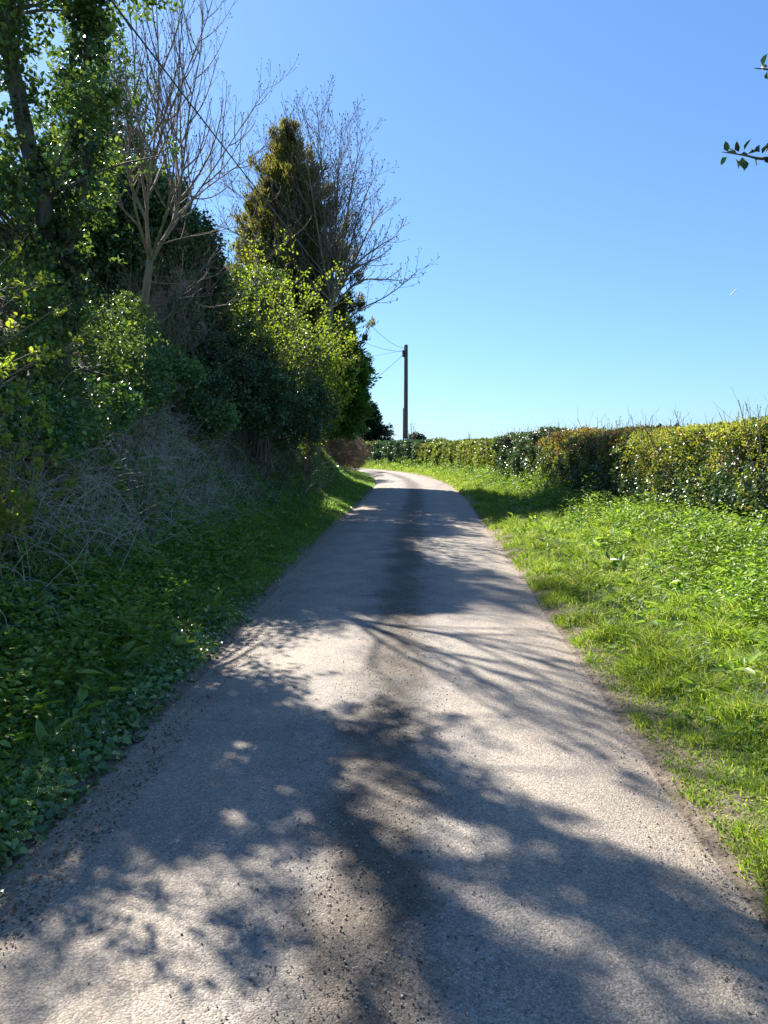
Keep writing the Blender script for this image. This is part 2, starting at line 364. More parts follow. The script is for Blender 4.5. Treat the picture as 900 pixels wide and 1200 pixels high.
# ------------------------------------------------------------------ scatter on ground
def scatter(n, sidesign, u0, u1, y0, y1, power=1.0):
    """points on the verge: lateral distance u from the lane's edge; more of them near the camera"""
    t = rng.random(n)
    if power != 1.0:
        a, b = y0 ** (1 - power), y1 ** (1 - power); Y = (a + t * (b - a)) ** (1 / (1 - power))
    else: Y = y0 * (y1 / y0) ** t
    k = np.interp(Y, LANE[:, 1], np.arange(len(LANE))); kk = np.clip(k.astype(int), 0, len(LANE) - 2); f = (k - kk)[:, None]
    c = LANE[kk] * (1 - f) + LANE[kk + 1] * f; d = unit(LANE[kk + 1, :2] - LANE[kk, :2]); nn = np.stack([d[:, 1], -d[:, 0]], 1)
    u = u0 + (u1 - u0) * rng.random(n)
    q = c[:, :2] + nn * ((c[:, 2] + u) * sidesign)[:, None]
    return q[:, 0], q[:, 1], u
def on_ground(X, Y, dz=0.0): return np.stack([X, Y, height(X, Y) + dz], 1)

# right verge grass
X, Y, u = scatter(330000, 1, -0.03, 4.2, 1.7, 62, 1.35)
p = on_ground(X, Y, -.01)
tuft = fbm(p * [1, 1, 0], 3.2); keep = (u > -.03 + .16 * (1 - tuft) * rng.random(len(u))) & (rng.random(len(u)) < sstep(.22, .5, tuft + .25 * sstep(.15, .8, u)) + .12) & (rng.random(len(u)) < 1 - .55 * sstep(2.2, 3.8, u))
p, u, tuft, Y = p[keep], u[keep], tuft[keep], Y[keep]; n = len(p)
D = unit(np.stack([rng.normal(0, .38, n), rng.normal(0, .38, n), np.ones(n)], 1))
L = (.03 + .30 * sstep(.42, .8, tuft) + .05 * rng.random(n)) * (.5 + .5 * sstep(0, .35, u)) * (1 + .9 * sstep(1.3, 2.8, u)) * (1 + Y / 120)
bd = rdir(n) * [1, 1, .2]; bd[:, 2] -= .35
tag(blade_mesh('verge_grass', p, D, bd, L, .0042 * (1 + Y / 9), M['grass']), 'sunlit green grass on the wide right verge between lane and hedge', 'grass', kind='stuff')
# left verge grass
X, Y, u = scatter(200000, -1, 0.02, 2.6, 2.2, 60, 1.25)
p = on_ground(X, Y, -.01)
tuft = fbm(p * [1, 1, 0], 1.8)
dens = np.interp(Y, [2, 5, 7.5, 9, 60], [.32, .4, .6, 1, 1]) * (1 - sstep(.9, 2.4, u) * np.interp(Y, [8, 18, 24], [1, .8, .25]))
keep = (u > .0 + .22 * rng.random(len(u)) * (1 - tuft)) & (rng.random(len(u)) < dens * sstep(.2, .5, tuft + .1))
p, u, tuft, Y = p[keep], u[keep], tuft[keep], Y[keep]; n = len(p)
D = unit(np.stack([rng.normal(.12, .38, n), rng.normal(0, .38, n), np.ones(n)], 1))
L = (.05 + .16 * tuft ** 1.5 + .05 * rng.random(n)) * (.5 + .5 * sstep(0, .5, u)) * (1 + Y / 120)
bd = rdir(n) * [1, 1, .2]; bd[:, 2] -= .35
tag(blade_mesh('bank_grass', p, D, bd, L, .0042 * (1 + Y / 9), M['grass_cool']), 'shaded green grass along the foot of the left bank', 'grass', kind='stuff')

def herbs(X, Y, hgt, per, L, W, spread=.09):
    """little plants: stalk of leaves in whorls; returns leaf arrays"""
    n = len(X); base = on_ground(X, Y)
    k = per; t = rng.random((n, k))
    th = rng.random((n, k)) * 6.283
    rad = spread * (.3 + .9 * rng.random((n, k)))
    q = base[:, None] + np.stack([np.cos(th) * rad, np.sin(th) * rad, hgt[:, None] * t ** .7], -1)
    d = np.stack([np.cos(th), np.sin(th), rng.normal(.1, .45, (n, k))], -1)
    nn = np.stack([rng.normal(0, .45, (n, k)), rng.normal(0, .45, (n, k)), np.ones((n, k))], -1)
    s = (.6 + .7 * rng.random((n, k))) * (1 + Y[:, None] / 45)
    return q.reshape(-1, 3), d.reshape(-1, 3), nn.reshape(-1, 3), (L * s).ravel(), (W * s).ravel()
HP = catmull(np.array([(6.6, -3), (5.6, 3), (4.7, 8), (4.2, 12), (3.8, 17), (3.42, 22), (3.0, 28), (2.3, 37), (1.2, 45), (-.7, 52.5), (-3.2, 58.5), (-6.4, 62.6), (-12, 66.3), (-22, 69.8), (-38, 72)], float), 10)
HP = resample(HP, .2)
# right-hand herbs below the hedge
X, Y, u = scatter(8000, 1, 1.0, 4.8, 3.0, 60, 1.15)
k = (X < np.interp(Y, HP[:160, 1], HP[:160, 0]) + .05) | (Y > 28); X, Y, u = X[k], Y[k], u[k]
pp = fbm(np.stack([X, Y, X * 0], 1), .8)
umin = np.interp(Y, [3, 6, 10, 20, 30, 60], [1.15, 1.25, 1.4, 1.3, 1.0, .9])
k = (u > umin + (pp - .5) * 1.2); X, Y, u, pp = X[k], Y[k], u[k], pp[k]
hg = (.08 + .34 * sstep(0, .7, u - umin[k]) * (1 - .35 * sstep(2.0, 3.0, u))) * (.25 + 1.5 * fbm(np.stack([X, Y, X * 0], 1), 1.7)) * (.7 + .6 * rng.random(len(X)))
kk_ = fbm(np.stack([X, Y, X * 0], 1), 2.4) > .40; X, Y, hg = X[kk_], Y[kk_], hg[kk_] * (.7 + .8 * rng.random(kk_.sum()))
a = herbs(X, Y, hg, 30, .050, .021, .11)
tag(leaf_mesh('nettle_patch', *a, M['herb']), 'bright nettles and cow parsley massed at the foot of the right hedge', 'undergrowth', kind='stuff')
# broadleaf weeds in the right grass
X, Y, u = scatter(900, 1, .25, 2.6, 2.2, 25, 1.1)
a = herbs(X, Y, .03 + .07 * rng.random(len(X)), 10, .04, .022, .05)
tag(leaf_mesh('verge_weeds', *a, M['herb']), 'low broad-leaved weeds scattered through the right verge grass', 'weeds', kind='stuff')
# left bank ivy carpet
X, Y, u = scatter(140000, -1, -.05, 3.6, 1.9, 36, 1.3)
p = on_ground(X, Y); f1 = fbm(p, 1.6)
lump = (fbm(p * [1, 1, 0], 1.1) - .35) * .55 * sstep(.3, 1.6, u)
keep = (rng.random(len(u)) < sstep(.25, .45, f1 + .12) * np.interp(Y, [2, 6, 9, 30], [1, .8, .3, .2]) * np.where(u < 1.1, np.interp(Y, [6, 10], [1, .3]), 1)) & (u > -.06 + .42 * rng.random(len(u)) * f1 ** .7)
p, u, lump, Y = p[keep], u[keep], lump[keep], Y[keep]; n = len(p)
p[:, 2] += np.maximum(lump, 0) * rng.random(n) ** .35 + .03 * rng.random(n)
D = rdir(n) * [1, 1, .45] + [.25, -.15, -.2]; N = rdir(n) * .6 + [.35, -.1, 1]
s = (.6 + .8 * rng.random(n)) * (1 + Y / 30)
tag(leaf_mesh('ground_ivy', p, D, N, .038 * s, .034 * s, M['ground_ivy']), 'dark ivy carpet covering the lower left bank down to the lane edge', 'ivy', kind='stuff')
X, Y, u = scatter(2600, -1, .5, 3.0, 2.2, 13, 1.2)
a = herbs(X, Y, .08 + .25 * rng.random(len(X)), 22, .05, .024, .09)
tag(leaf_mesh('bank_herbs', *a, M['herb']), 'leafy green cow parsley and goosegrass on the lower left bank', 'undergrowth', kind='stuff')

def spawn(parents, per_m, ratio, ang, rr, upw=.25, n=6, tmin=.25, jit=.05, maxlen=9, minr=.0015, rng_len=(.6, 1.2), droop=0):
    out = []
    for pts, rad in parents:
        seg = np.linalg.norm(np.diff(pts, axis=0), axis=1); L = seg.sum(); cnt = max(1, int(L * per_m * (1 - tmin) + rng.random()))
        ph = rng.random() * 6.28
        for c in range(cnt):
            t = tmin + (1 - tmin) * (c + rng.random() * .8) / cnt; t = min(t, .985)
            f = t * (len(pts) - 1); a = int(f); f -= a
            b = pts[a] * (1 - f) + pts[a + 1] * f; r = rad[a] * (1 - f) + rad[a + 1] * f
            T = pts[a + 1] - pts[a]; T = T / (np.linalg.norm(T) + 1e-9)
            ref = np.array([0, 0, 1.]) if abs(T[2]) < .9 else np.array([1., 0, 0])
            U = np.cross(T, ref); U /= np.linalg.norm(U); Wv = np.cross(T, U); ph += 2.4 + rng.normal(0, .3)
            A = ang * (.75 + .5 * rng.random())
            d = T * math.cos(A) + (U * math.cos(ph) + Wv * math.sin(ph)) * math.sin(A)
            l = min(maxlen, L * ratio * (1.15 - .75 * t) * rng.uniform(*rng_len))
            if l < .05: continue
            q = [b]; dd = d.copy()
            for s in range(n - 1):
                dd = dd + np.array([0, 0, upw / n * 2.0]) + rng.normal(0, jit, 3); dd[2] -= droop / n; dd /= np.linalg.norm(dd)
                q.append(q[-1] + dd * l / (n - 1))
            r0 = max(minr, min(r * .9, r * rr))
            out.append((np.array(q), np.linspace(r0, max(minr * .7, r0 * .3), n)))
    return out
X, Y, u = scatter(300, -1, .3, 2.6, 2.6, 12, 1.1)
a = herbs(X, Y, .05 + .12 * rng.random(len(X)), 8, .12, .045, .05)
tag(leaf_mesh('dock_leaves', *a, M['herb']), 'broad dock and primrose leaves dotted over the lower left bank', 'weeds', kind='stuff')
X, Y, u = scatter(260, 1, .5, 3.2, 2.4, 22, 1.1)
a = herbs(X, Y, .05 + .15 * rng.random(len(X)), 7, .11, .04, .05)
tag(leaf_mesh('dock_leaves', *a, M['herb']), 'broad dock leaves among the grass of the sunny right verge', 'weeds', kind='stuff')
X, Y, u = scatter(9000, 1, .4, 4.0, 2.2, 30, 1.2); k = fbm(np.stack([X, Y, X * 0], 1), 1.9) > .5; p = on_ground(X[k], Y[k], .02); n = len(p)
bd = rdir(n) * .5; bd[:, 2] -= .3
tag(blade_mesh('dry_stalks', p, unit(rdir(n) * [.5, .5, .3] + [0, 0, .8]), bd, .12 + .25 * rng.random(n), .0035 * np.ones(n), M['straw']), 'scattered dry straw stalks in the right verge', 'dead grass', kind='stuff')
# dead bramble and grass thatch on the bank
def arcs(X, Y, L, lift, r, nseg=7, dirs=None, dz=.05):
    b = on_ground(X, Y, dz); n = len(X)
    d = rdir(n) * [1, 1, .2] if dirs is None else unit(dirs + rng.normal(0, .35, (n, 3)))
    t = np.linspace(0, 1, nseg)[None, :, None]; side = rdir(n)[:, None]
    Q = b[:, None] + d[:, None] * L[:, None, None] * t + np.array([0, 0, 1.])[None, None] * (np.sin(t * np.pi * .9) * lift[:, None, None]) + side * (L[:, None, None] * .12 * np.sin(t * 5 + rng.random((n, 1, 1)) * 6)) * t
    g = height(Q[:, :, 0].ravel(), Q[:, :, 1].ravel(), False).reshape(n, nseg)
    Q[:, :, 2] = np.maximum(Q[:, :, 2], g + .03)
    rad = r[:, None] * np.linspace(1, .35, nseg)[None]
    return [(Q[j], rad[j]) for j in range(n)]
def stay(polys, lim=.55):
    e = np.array([q[-1] for q, _ in polys]); o1, h1 = lane_uv(e[:, 0], e[:, 1]); return [q for q, o in zip(polys, np.abs(o1) - h1) if o > lim]
X, Y, u = scatter(19000, -1, 1.0, 3.6, 4.6, 26, 1.0)
wgt = np.exp(-((Y - 9.8) / 4.3) ** 2) * sstep(1.0, 1.6, u) * (1 - sstep(2.7, 3.5, u)) * sstep(.33, .5, fbm(np.stack([X, Y, X * 0], 1), .9))
k = rng.random(len(X)) < wgt * 1.3 + .03; X, Y = X[k], Y[k]; n = len(X)
tag(tubes('dead_brambles', stay(arcs(X, Y, .2 + .55 * rng.random(n), .03 + .16 * rng.random(n) ** 2, .0018 + .0026 * rng.random(n), dirs=np.tile([.5, -.25, -.15], (n, 1)) * rng.choice([-1, 1], n)[:, None] + rng.normal(0, .45, (n, 3)), dz=.03), .7), M['cane'], sides=3),
    'tangle of pale dead bramble stems lying down the left bank', 'brambles', kind='stuff')
X, Y, u = scatter(110, -1, 1.5, 3.2, 4.0, 13, 1.0)
n = len(X)
cn_ = stay(arcs(X, Y, .5 + .7 * rng.random(n), .05 + .14 * rng.random(n), .003 + .003 * rng.random(n), 9, dirs=np.tile([.8, -.1, -.2], (n, 1)) * rng.choice([-1, 1], n)[:, None] + rng.normal(0, .35, (n, 3)), dz=.10), .9)
sc = spawn(cn_, 3.0, .35, .6, .5, .1, 4, .3, .12, .4, .0015)
tag(tubes('dead_canes', cn_ + [(np.vstack([q, q[-1:], q[-1:], q[-1:], q[-1:], q[-1:]])[:4], r[:4]) for q, r in sc], M['straw'], sides=4),
    'long pale dead canes lying across the left bank above the lane', 'dead stems', kind='stuff')
X, Y, u = scatter(150000, -1, 1.2, 3.6, 5.0, 26, 1.0)
wgt = .22 * np.exp(-((Y - 10.5) / 4.5) ** 2) * sstep(1.2, 1.7, u) * sstep(.40, .56, fbm(np.stack([X, Y, X * 0], 1), .9))
k = rng.random(len(X)) < wgt; p = on_ground(X[k], Y[k], .02); n = len(p); p[:, 2] += .22 * rng.random(n) * fbm(p, 3.0)
D = unit(np.stack([rng.normal(.45, .6, n), rng.normal(-.2, .6, n), rng.normal(.1, .45, n)], 1))
bd = rdir(n) * .6; bd[:, 2] -= .4
tag(blade_mesh('dead_grass', p, D, bd, .18 + .3 * rng.random(n), .006, M['straw']), 'flattened pale dead grass thatch halfway up the left bank', 'dead grass', kind='stuff')
# litter & grit at the edges
X, Y, u = scatter(11000, -1, -.3, .7, 2.0, 30, 1.2); X2, Y2, u2 = scatter(2600, 1, -.12, .7, 2.0, 25, 1.3)
X, Y = np.r_[X, X2], np.r_[Y, Y2]; p = on_ground(X, Y, .012); o1, h1 = lane_uv(X, Y); p[:, 2] += np.where(np.abs(o1) < h1, .022, 0); n = len(p)
tag(leaf_mesh('leaf_litter', p, rdir(n) * [1, 1, .25], rdir(n) * .4 + [0, 0, 1], .010 + .016 * rng.random(n), .006 + .008 * rng.random(n), M['litter'], fold=.1), 'brown dead leaves and twigs fallen along both lane edges', 'leaf litter', kind='stuff')

def stones(name, X, Y, size, mat, label):
    n = len(X); off, hw = lane_uv(X, Y); lt = np.clip(off / hw, -1.05, 1.05)
    zr = np.where(np.abs(lt) < .97, .17 * sstep(14, 36, Y) + .03 * (1 - lt ** 2) + .012, height(X, Y))
    p = np.stack([X, Y, zr + size * .15], 1)
    a1, a2 = rdir(n), rdir(n); a2 = unit(np.cross(a1, a2)); a3 = np.cross(a1, a2); S = size[:, None]
    V = np.stack([p + a1 * S * .6, p - a1 * S * .55, p + a2 * S * .45, p - a2 * S * .5, p + a3 * S * .38, p - a3 * S * .35], 1)
    f = np.array([(0, 2, 4), (2, 1, 4), (1, 3, 4), (3, 0, 4), (2, 0, 5), (1, 2, 5), (3, 1, 5), (0, 3, 5)])
    tag(mk(name, V.reshape(-1, 3), [((np.arange(n) * 6)[:, None, None] + f[None]).reshape(-1, 3)], mat, None, np.repeat(rng.random(n), 6)), label, 'gravel', kind='stuff')
M['stone'] = leaf_mat('loose grit', [(0, (.10, .09, .08)), (.5, (.26, .22, .18)), (1, (.58, .50, .40))], .8, 0, (1, 1, 1), .3, 3, .2)
Y = 1.7 * (16 / 1.7) ** rng.random(9000); X = np.interp(Y, LANE[:, 1], LANE[:, 0]) + rng.normal(0, .22, 9000) + (fbm(np.stack([Y, Y * 0, Y * 0], 1), 1.3) - .5) * .3
XL, YL, _ = scatter(3500, -1, -.35, .25, 1.7, 18, 1.3); XR, YR, _ = scatter(3500, 1, -.3, .15, 1.7, 18, 1.3)
X = np.r_[X, XL, XR]; Y = np.r_[Y, YL, YR]
stones('gravel', X, Y, .003 + .009 * rng.random(len(X)) ** 2.5, M['stone'], 'loose grit along the middle and the edges of the lane')

# ------------------------------------------------------------------ trees
def path(p0, p1, n, sag=0, jit=.03):
    p0, p1 = np.asarray(p0, float), np.asarray(p1, float); t = np.linspace(0, 1, n)[:, None]
    L = np.linalg.norm(p1 - p0); off = rng.normal(0, jit * L / n ** .5, (n, 3)).cumsum(0); off -= off[:1]; 
    return p0 + (p1 - p0) * t + off * (1 - t * .6) + np.array([0, 0, 1.]) * (sag * L * np.sin(np.pi * t)) * -1
def lobes_sample(lobes, n, gap=.42, gs=1.3, shell=.4):
    """leaf cluster centres inside uneven ellipsoid lobes, with noise-shaped gaps"""
    vol = np.array([l[1][0] * l[1][1] * l[1][2] for l in lobes]) ** .75; k = rng.choice(len(lobes), n, p=vol / vol.sum())
    C = np.array([l[0] for l in lobes], float)[k]; Rr = np.array([l[1] for l in lobes], float)[k]
    d = rdir(n); r = rng.random(n) ** shell
    r = r * (.72 + .5 * vnoise(d * 2.3 + C, 1.0)) * 1.02
    p = C + d * Rr * r[:, None]
    keep = fbm(p, gs) > gap
    return p[keep], unit(d[keep] / Rr[keep])
def foliage(name, pts, out, per, size, L, W, mat, parent, needle=False, lift=.3, fold=.25, flat=.6):
    n = len(pts); q = np.repeat(pts, per, 0); o = np.repeat(out, per, 0); m = len(q)
    ax = unit(o + rng.normal(0, .5, (m, 3)))
    q = q + rdir(m) * (size * rng.random(m) ** .6)[:, None]
    if needle: D = unit(np.repeat(unit(out + rdir(n) * .6 + [0, 0, lift]), per, 0) + rdir(m) * .55); N = rdir(m)
    else: D = unit(ax * .7 + rdir(m) + [0, 0, lift * .4]); N = unit(rdir(m) * flat + ax * .4 + [0, 0, .7])
    s = .6 + .75 * rng.random(m)
    cl = np.clip(np.repeat(rng.random(n), per) * .5 + rng.random(m) * .55, 0, 1)
    return leaf_mesh(name, q, D, N, L * s, W * s, mat, parent, cl, fold)
def limbs_to(base, pts, k, r, mid=.45, n=7, sag=-.05, jit=.06):
    sel = pts[rng.choice(len(pts), min(k, len(pts)), replace=False)]
    return [(path(base(s), s, n, sag, jit), np.linspace(r, r * .2, n)) for s in sel]

# --- tall evergreen holly at the upper left
t = thing('holly_tree', (-4.3, 8.3, gz(-4.3, 8.3) - .1), 'tall glossy evergreen holly filling the upper left corner above the bank', 'tree')
b0 = np.array(t.location)
tr = [(path(b0, (-4.6, 8.4, 9.2), 12, 0, .04), np.linspace(.12, .04, 12)), (path(b0 + [.25, .1, 0], (-3.9, 8.9, 7.4), 12, 0, .05), np.linspace(.08, .03, 12))]
tubes('trunk', tr, M['bark_dark'], t, 9)
lob = [((-4.7, 8.2, 7.4), (1.35, 1.5, 1.9)), ((-3.75, 8.7, 6.4), (.85, 1.2, .9)), ((-4.2, 8.2, 5.2), (1.3, 1.5, 1.1)), ((-3.6, 8.6, 5.0), (.75, 1.0, .6)), ((-4.9, 8.0, 4.0), (1.2, 1.3, .9)),
       ((-4.05, 8.0, 4.05), (.8, 1.2, .7)), ((-5.6, 7.6, 6.5), (1.3, 1.5, 2.2)), ((-5.3, 6.6, 4.2), (1.0, 1.1, 1.0))]
pts, out = lobes_sample(lob, 11000, .53, 1.0, .5); k = fbm(pts + 7, 2.4) > .47 + .06 * (pts[:, 2] < 5.8) * (pts[:, 0] > -4.6); pts, out = pts[k], out[k]
foliage('crown', pts, out, 10, .12, .066, .038, M['holly'], t)
for (q, r_) in tr:
    m_ = 420; f = rng.random(m_) ** .8 * (len(q) - 1.01); a_ = f.astype(int); f = (f - a_)[:, None]; o = unit(rdir(m_) * [1, 1, .25])
    foliage('trunk_ivy', q[a_] * (1 - f) + q[a_ + 1] * f + o * (.10 + .12 * rng.random((m_, 1))), o, 9, .09, .06, .05, M['ivy'], t)
def onstem(s): z = min(s[2] - .3, 8.6); f = (z - b0[2]) / (9.2 - b0[2]); f = min(max(f, .1), .95); k = f * 11; a = int(k); return tr[0][0][a]
br = limbs_to(onstem, pts, 140, .022)
tubes('branches', br + spawn(br, 2.2, .4, .8, .5, n=4), M['bark_dark'], t, 4)

# --- bare sycamore
Ys = 11.6
sb = P(160, 415, Ys); sb[2] = min(sb[2], gz(sb[0], sb[1]) + .1) - .25
t = thing('sycamore_tree', sb, 'tall bare multi-stemmed sycamore with upswept twigs beside the holly', 'tree')
fork = P(176, 305, Ys); fork2 = P(196, 262, Ys + .2)
trunk = (np.array([sb, P(163, 392, Ys), P(170, 350, Ys), fork]), np.array([.085, .066, .058, .05]))
def curve(pp, r0, r1, n=10):
    pp = catmull(np.array(pp, float), 4); pp = resample(np.c_[pp], np.linalg.norm(np.diff(pp, axis=0), axis=1).sum() / n * .8) if False else pp
    return (pp, np.linspace(r0, r1, len(pp)))
stems = [curve([fork, P(172, 250, Ys - .2), P(178, 190, Ys - .3), P(186, 110, Ys - .3), P(184, 20, Ys - .4), P(180, -70, Ys - .4)], .062, .012),
         curve([fork, P(160, 250, Ys - .5), P(152, 180, Ys - .8), P(158, 90, Ys - 1), P(150, -10, Ys - 1.1), P(146, -60, Ys - 1.1)], .045, .01),
         curve([fork, P(205, 255, Ys + .1), P(213, 205, Ys + .1), P(222, 130, Ys + .2), P(236, 50, Ys + .3), P(238, -40, Ys + .3)], .06, .01),
         curve([P(190, 283, Ys), P(225, 235, Ys + .3), P(262, 180, Ys + .5), P(296, 128, Ys + .7), P(318, 95, Ys + .8)], .04, .006),
         curve([P(178, 190, Ys - .3), P(196, 140, Ys - .5), P(220, 80, Ys - .7), P(243, 20, Ys - .9), P(262, -50, Ys - 1)], .034, .008),
         curve([P(205, 255, Ys + .1), P(240, 222, Ys + .9), P(285, 190, Ys + 1.2), P(325, 160, Ys + 1.3), P(345, 125, Ys + 1.3)], .03, .005),
         curve([fork, P(196, 245, Ys - .8), P(206, 170, Ys - 1.4), P(210, 80, Ys - 1.8), P(216, -30, Ys - 2)], .04, .008),
         curve([P(188, 286, Ys), P(230, 275, Ys + .2), P(285, 262, Ys + .4), P(330, 225, Ys + .5)], .022, .004),
         curve([P(172, 330, Ys), P(215, 332, Ys + .2), P(265, 318, Ys + .3), P(318, 296, Ys + .3), P(345, 275, Ys + .3)], .018, .004),
         curve([P(166, 370, Ys), P(205, 350, Ys - .8), P(255, 345, Ys - 1.2), P(300, 322, Ys - 1.4)], .016, .003)]
tubes('trunk', [trunk], M['bark_syc'], t, 10)
for q_ in stems: tubes('stem', [(q_[0], q_[1] * (.38 + .42 * np.exp(-np.linspace(0, 1, len(q_[1])) * 7)))], M['bark_syc'], t, 8)
b1 = spawn(stems, 4.4, .42, .7, .45, .75, 7, .15, .06, 2.0, .0035)
b2 = spawn(b1, 7.5, .42, .75, .55, .8, 5, .12, .07, .85, .0024)
b3 = spawn(b2, 5, .5, .8, .6, .5, 3, .3, .05, .24, .0024)
tubes('branches', b1, M['twig_pale'], t, 4); tubes('fine_branches', b2 + b3, M['twig_pale'], t, 3)
ends = np.array([q[-1] for q, _ in b2 + b3]); dd = np.array([q[-1] - q[-2] for q, _ in b2 + b3])
leaf_mesh('crown', ends, dd, rdir(len(ends)), .032, .018, M['brown_twig'], t)

# --- ivy-smothered brick outbuilding behind the sycamore
bx0, bx1, by0, by1 = -8.0, -4.66, 14.4, 17.6; gb = gz(-6.3, 16) - .3
bt = thing('brick_outbuilding', ((bx0 + bx1) / 2, (by0 + by1) / 2, gb), 'old red brick outbuilding behind the sycamore, mostly hidden under dark ivy', 'building')
def boxes(bl):
    V, Fc = [], []
    for (x0, y0, z0, x1, y1, z1) in bl:
        k = len(V); V += [(x, y, z) for z in (z0, z1) for y in (y0, y1) for x in (x0, x1)]
        Fc += [[k + a for a in q] for q in ((0, 2, 3, 1), (4, 5, 7, 6), (0, 1, 5, 4), (2, 6, 7, 3), (0, 4, 6, 2), (1, 3, 7, 5))]
    return np.array(V, float), np.array(Fc)
V, Fc = boxes([(bx0, by0, gb, bx1, by1, 5.6)]); mk('wall', V, [Fc], brick_mat(), bt)
V, Fc = boxes([(bx0 - .1, by0 - .1, 5.6, bx1 + .1, by1 + .1, 5.72)]); mk('roof', V, [Fc], M['tile'], bt)
it = thing('climbing_ivy', (-6.2, 14.3, gb), 'dense dark ivy mass hanging over the brick outbuilding, rounded on top', 'ivy')
lob = [((-6.1, 15.2, 6.0), (1.6, 1.7, 1.35)), ((-5.35, 14.7, 5.8), (.85, 1.0, 1.2)), ((-6.9, 15.0, 5.5), (1.3, 1.4, 1.4)), ((-5.35, 14.35, 5.25), (.9, .45, .75)), ((-6.2, 14.3, 5.2), (1.1, .45, .9)),
       ((-7.0, 14.4, 4.3), (1.2, .6, 1.3)), ((-6.2, 14.3, 4.2), (.75, .4, .9)), ((-4.75, 15.6, 5.5), (.45, 1.3, .9)), ((-4.7, 16.6, 4.9), (.35, .9, .9)), ((-5.3, 14.25, 3.5), (.8, .4, .45)), ((-5.75, 14.2, 4.6), (.5, .35, .8)), ((-4.62, 14.5, 4.2), (.25, .5, .5))]
pts, out = lobes_sample(lob, 8500, .16, 1.6, .2)
foliage('leaves', pts, out, 13, .15, .065, .056, M['ivy'], it)
st = [(path((-6.8 + .5 * k, 14.33, gb + .1), (-6.9 + .5 * k, 14.3, 5.5), 8, 0, .05), np.linspace(.03, .012, 8)) for k in range(5)]
for q_ in st: tubes('stem', [q_], M['bark_dark'], it, 5)

# --- golden conifer
Yc = 28.5; ap = P(337, 146, Yc); cb = np.array([ap[0] - .2, Yc, gz(ap[0], Yc) - .1])
t = thing('golden_conifer', cb, 'tall pointed golden-brown conifer rising behind the leafing shrubs', 'tree')
tubes('trunk', [(path(cb, ap - [0, 0, .5], 12, 0, .01), np.linspace(.26, .03, 12))], M['bark_dark'], t, 8)
def conifer_crown(t, base, top, h0, prof_x, prof_y, nb, tilt, per, csize, L, W, mat, cl, lift=.5):
    st, pts, out = [], [], []
    for j in range(nb):
        h = h0 + (1 - h0) * (j + rng.random()) / nb; h = min(h, .985); o = base + (top - base) * h; th = j * 2.39996 + rng.normal(0, .5)
        l = np.interp(h, prof_x, prof_y) * rng.choice([rng.uniform(.45, .8), rng.uniform(.8, 1.12)]) * (.75 + .5 * vnoise(np.array([[math.cos(th) * 1.5, math.sin(th) * 1.5, h * 6]]), 1)[0])
        d = np.array([math.cos(th), math.sin(th), 0.0]); q = np.array([o + d * l * s_ + np.array([0, 0, l * tilt * s_ ** 1.6 + .12 * l * math.sin(s_ * 9 + j)]) for s_ in np.linspace(0, 1, 6)])
        st.append((q, np.linspace(.035, .006, 6))); m = max(3, int(l * cl))
        f = rng.random(m) ** .7 * 4.98; a_ = f.astype(int); f = (f - a_)[:, None]
        pts.append(q[a_] * (1 - f) + q[a_ + 1] * f + rdir(m) * (csize * .8) * (1.15 - f * .3)); out.append(np.tile(unit(q[-1] - q[-3] + 1e-6), (m, 1)))
    pts, out = np.concatenate(pts), np.concatenate(out)
    tubes('branches', st, M['bark_dark'], t, 4); foliage('crown', pts, out, per, csize, L, W, mat, t, True, lift)
conifer_crown(t, cb, ap, .05, [0, .3, .55, .72, .86, .95, 1], [2.9, 2.5, 2.0, 1.45, .8, .35, .1], 330, .75, 12, .16, .19, .04, M['conifer_gold'], 21, .7)

# --- second bare tree (ash) behind
Yb = 27.0; bb = P(368, 420, Yb); bb[2] = gz(bb[0], bb[1]) - .1; 
t = thing('bare_ash_tree', bb, 'leafless grey-twigged tree with a rounded crown right of the golden conifer', 'tree')
fk = P(388, 350, Yb)
tubes('trunk', [(path(bb, fk, 6, 0, .02), np.linspace(.15, .10, 6))], M['bark_syc'], t, 9)
tg = [(350, 150, -1), (372, 132, 0), (400, 150, .8), (425, 160, -.8), (440, 205, 0), (455, 240, .8), (468, 275, -.4), (476, 330, .3), (330, 175, 1.5), (300, 200, .6), (262, 215, .4), (245, 260, -.4), (452, 300, -1.3), (415, 220, -1.4), (385, 200, 1.6), (240, 320, .4)]
stems = []
for (x, y, dy) in tg:
    e = P(x, y, Yb + dy * 1.6); m1 = fk + (e - fk) * .35 + [0, 0, .35 if y > 250 else -.1]; m2 = fk + (e - fk) * .7 + [0, 0, .25]
    stems.append(curve([fk - [0, 0, .4 * rng.random()], m1, m2, e], .055, .009))
b1 = spawn(stems, 3.6, .42, .65, .5, .35, 6, .15, .06, 2.6, .0065)
b2 = spawn(b1, 5.5, .42, .7, .55, .35, 5, .12, .07, 1.3, .0055)
b3 = spawn(b2, 4.6, .5, .8, .6, .4, 3, .2, .06, .4, .005)
for q_ in stems: tubes('stem', [(q_[0], q_[1] * .85)], M['bark_syc'], t, 6)
tubes('branches', b1, M['twig_pale'], t, 4); tubes('fine_branches', b2 + b3, M['twig_pale'], t, 3)
ends = np.array([q[-1] for q, _ in b2 + b3]); dd = np.array([q[-1] - q[-2] for q, _ in b2 + b3])
leaf_mesh('crown', ends, dd, rdir(len(ends)), .07, .04, M['brown_twig'], t)

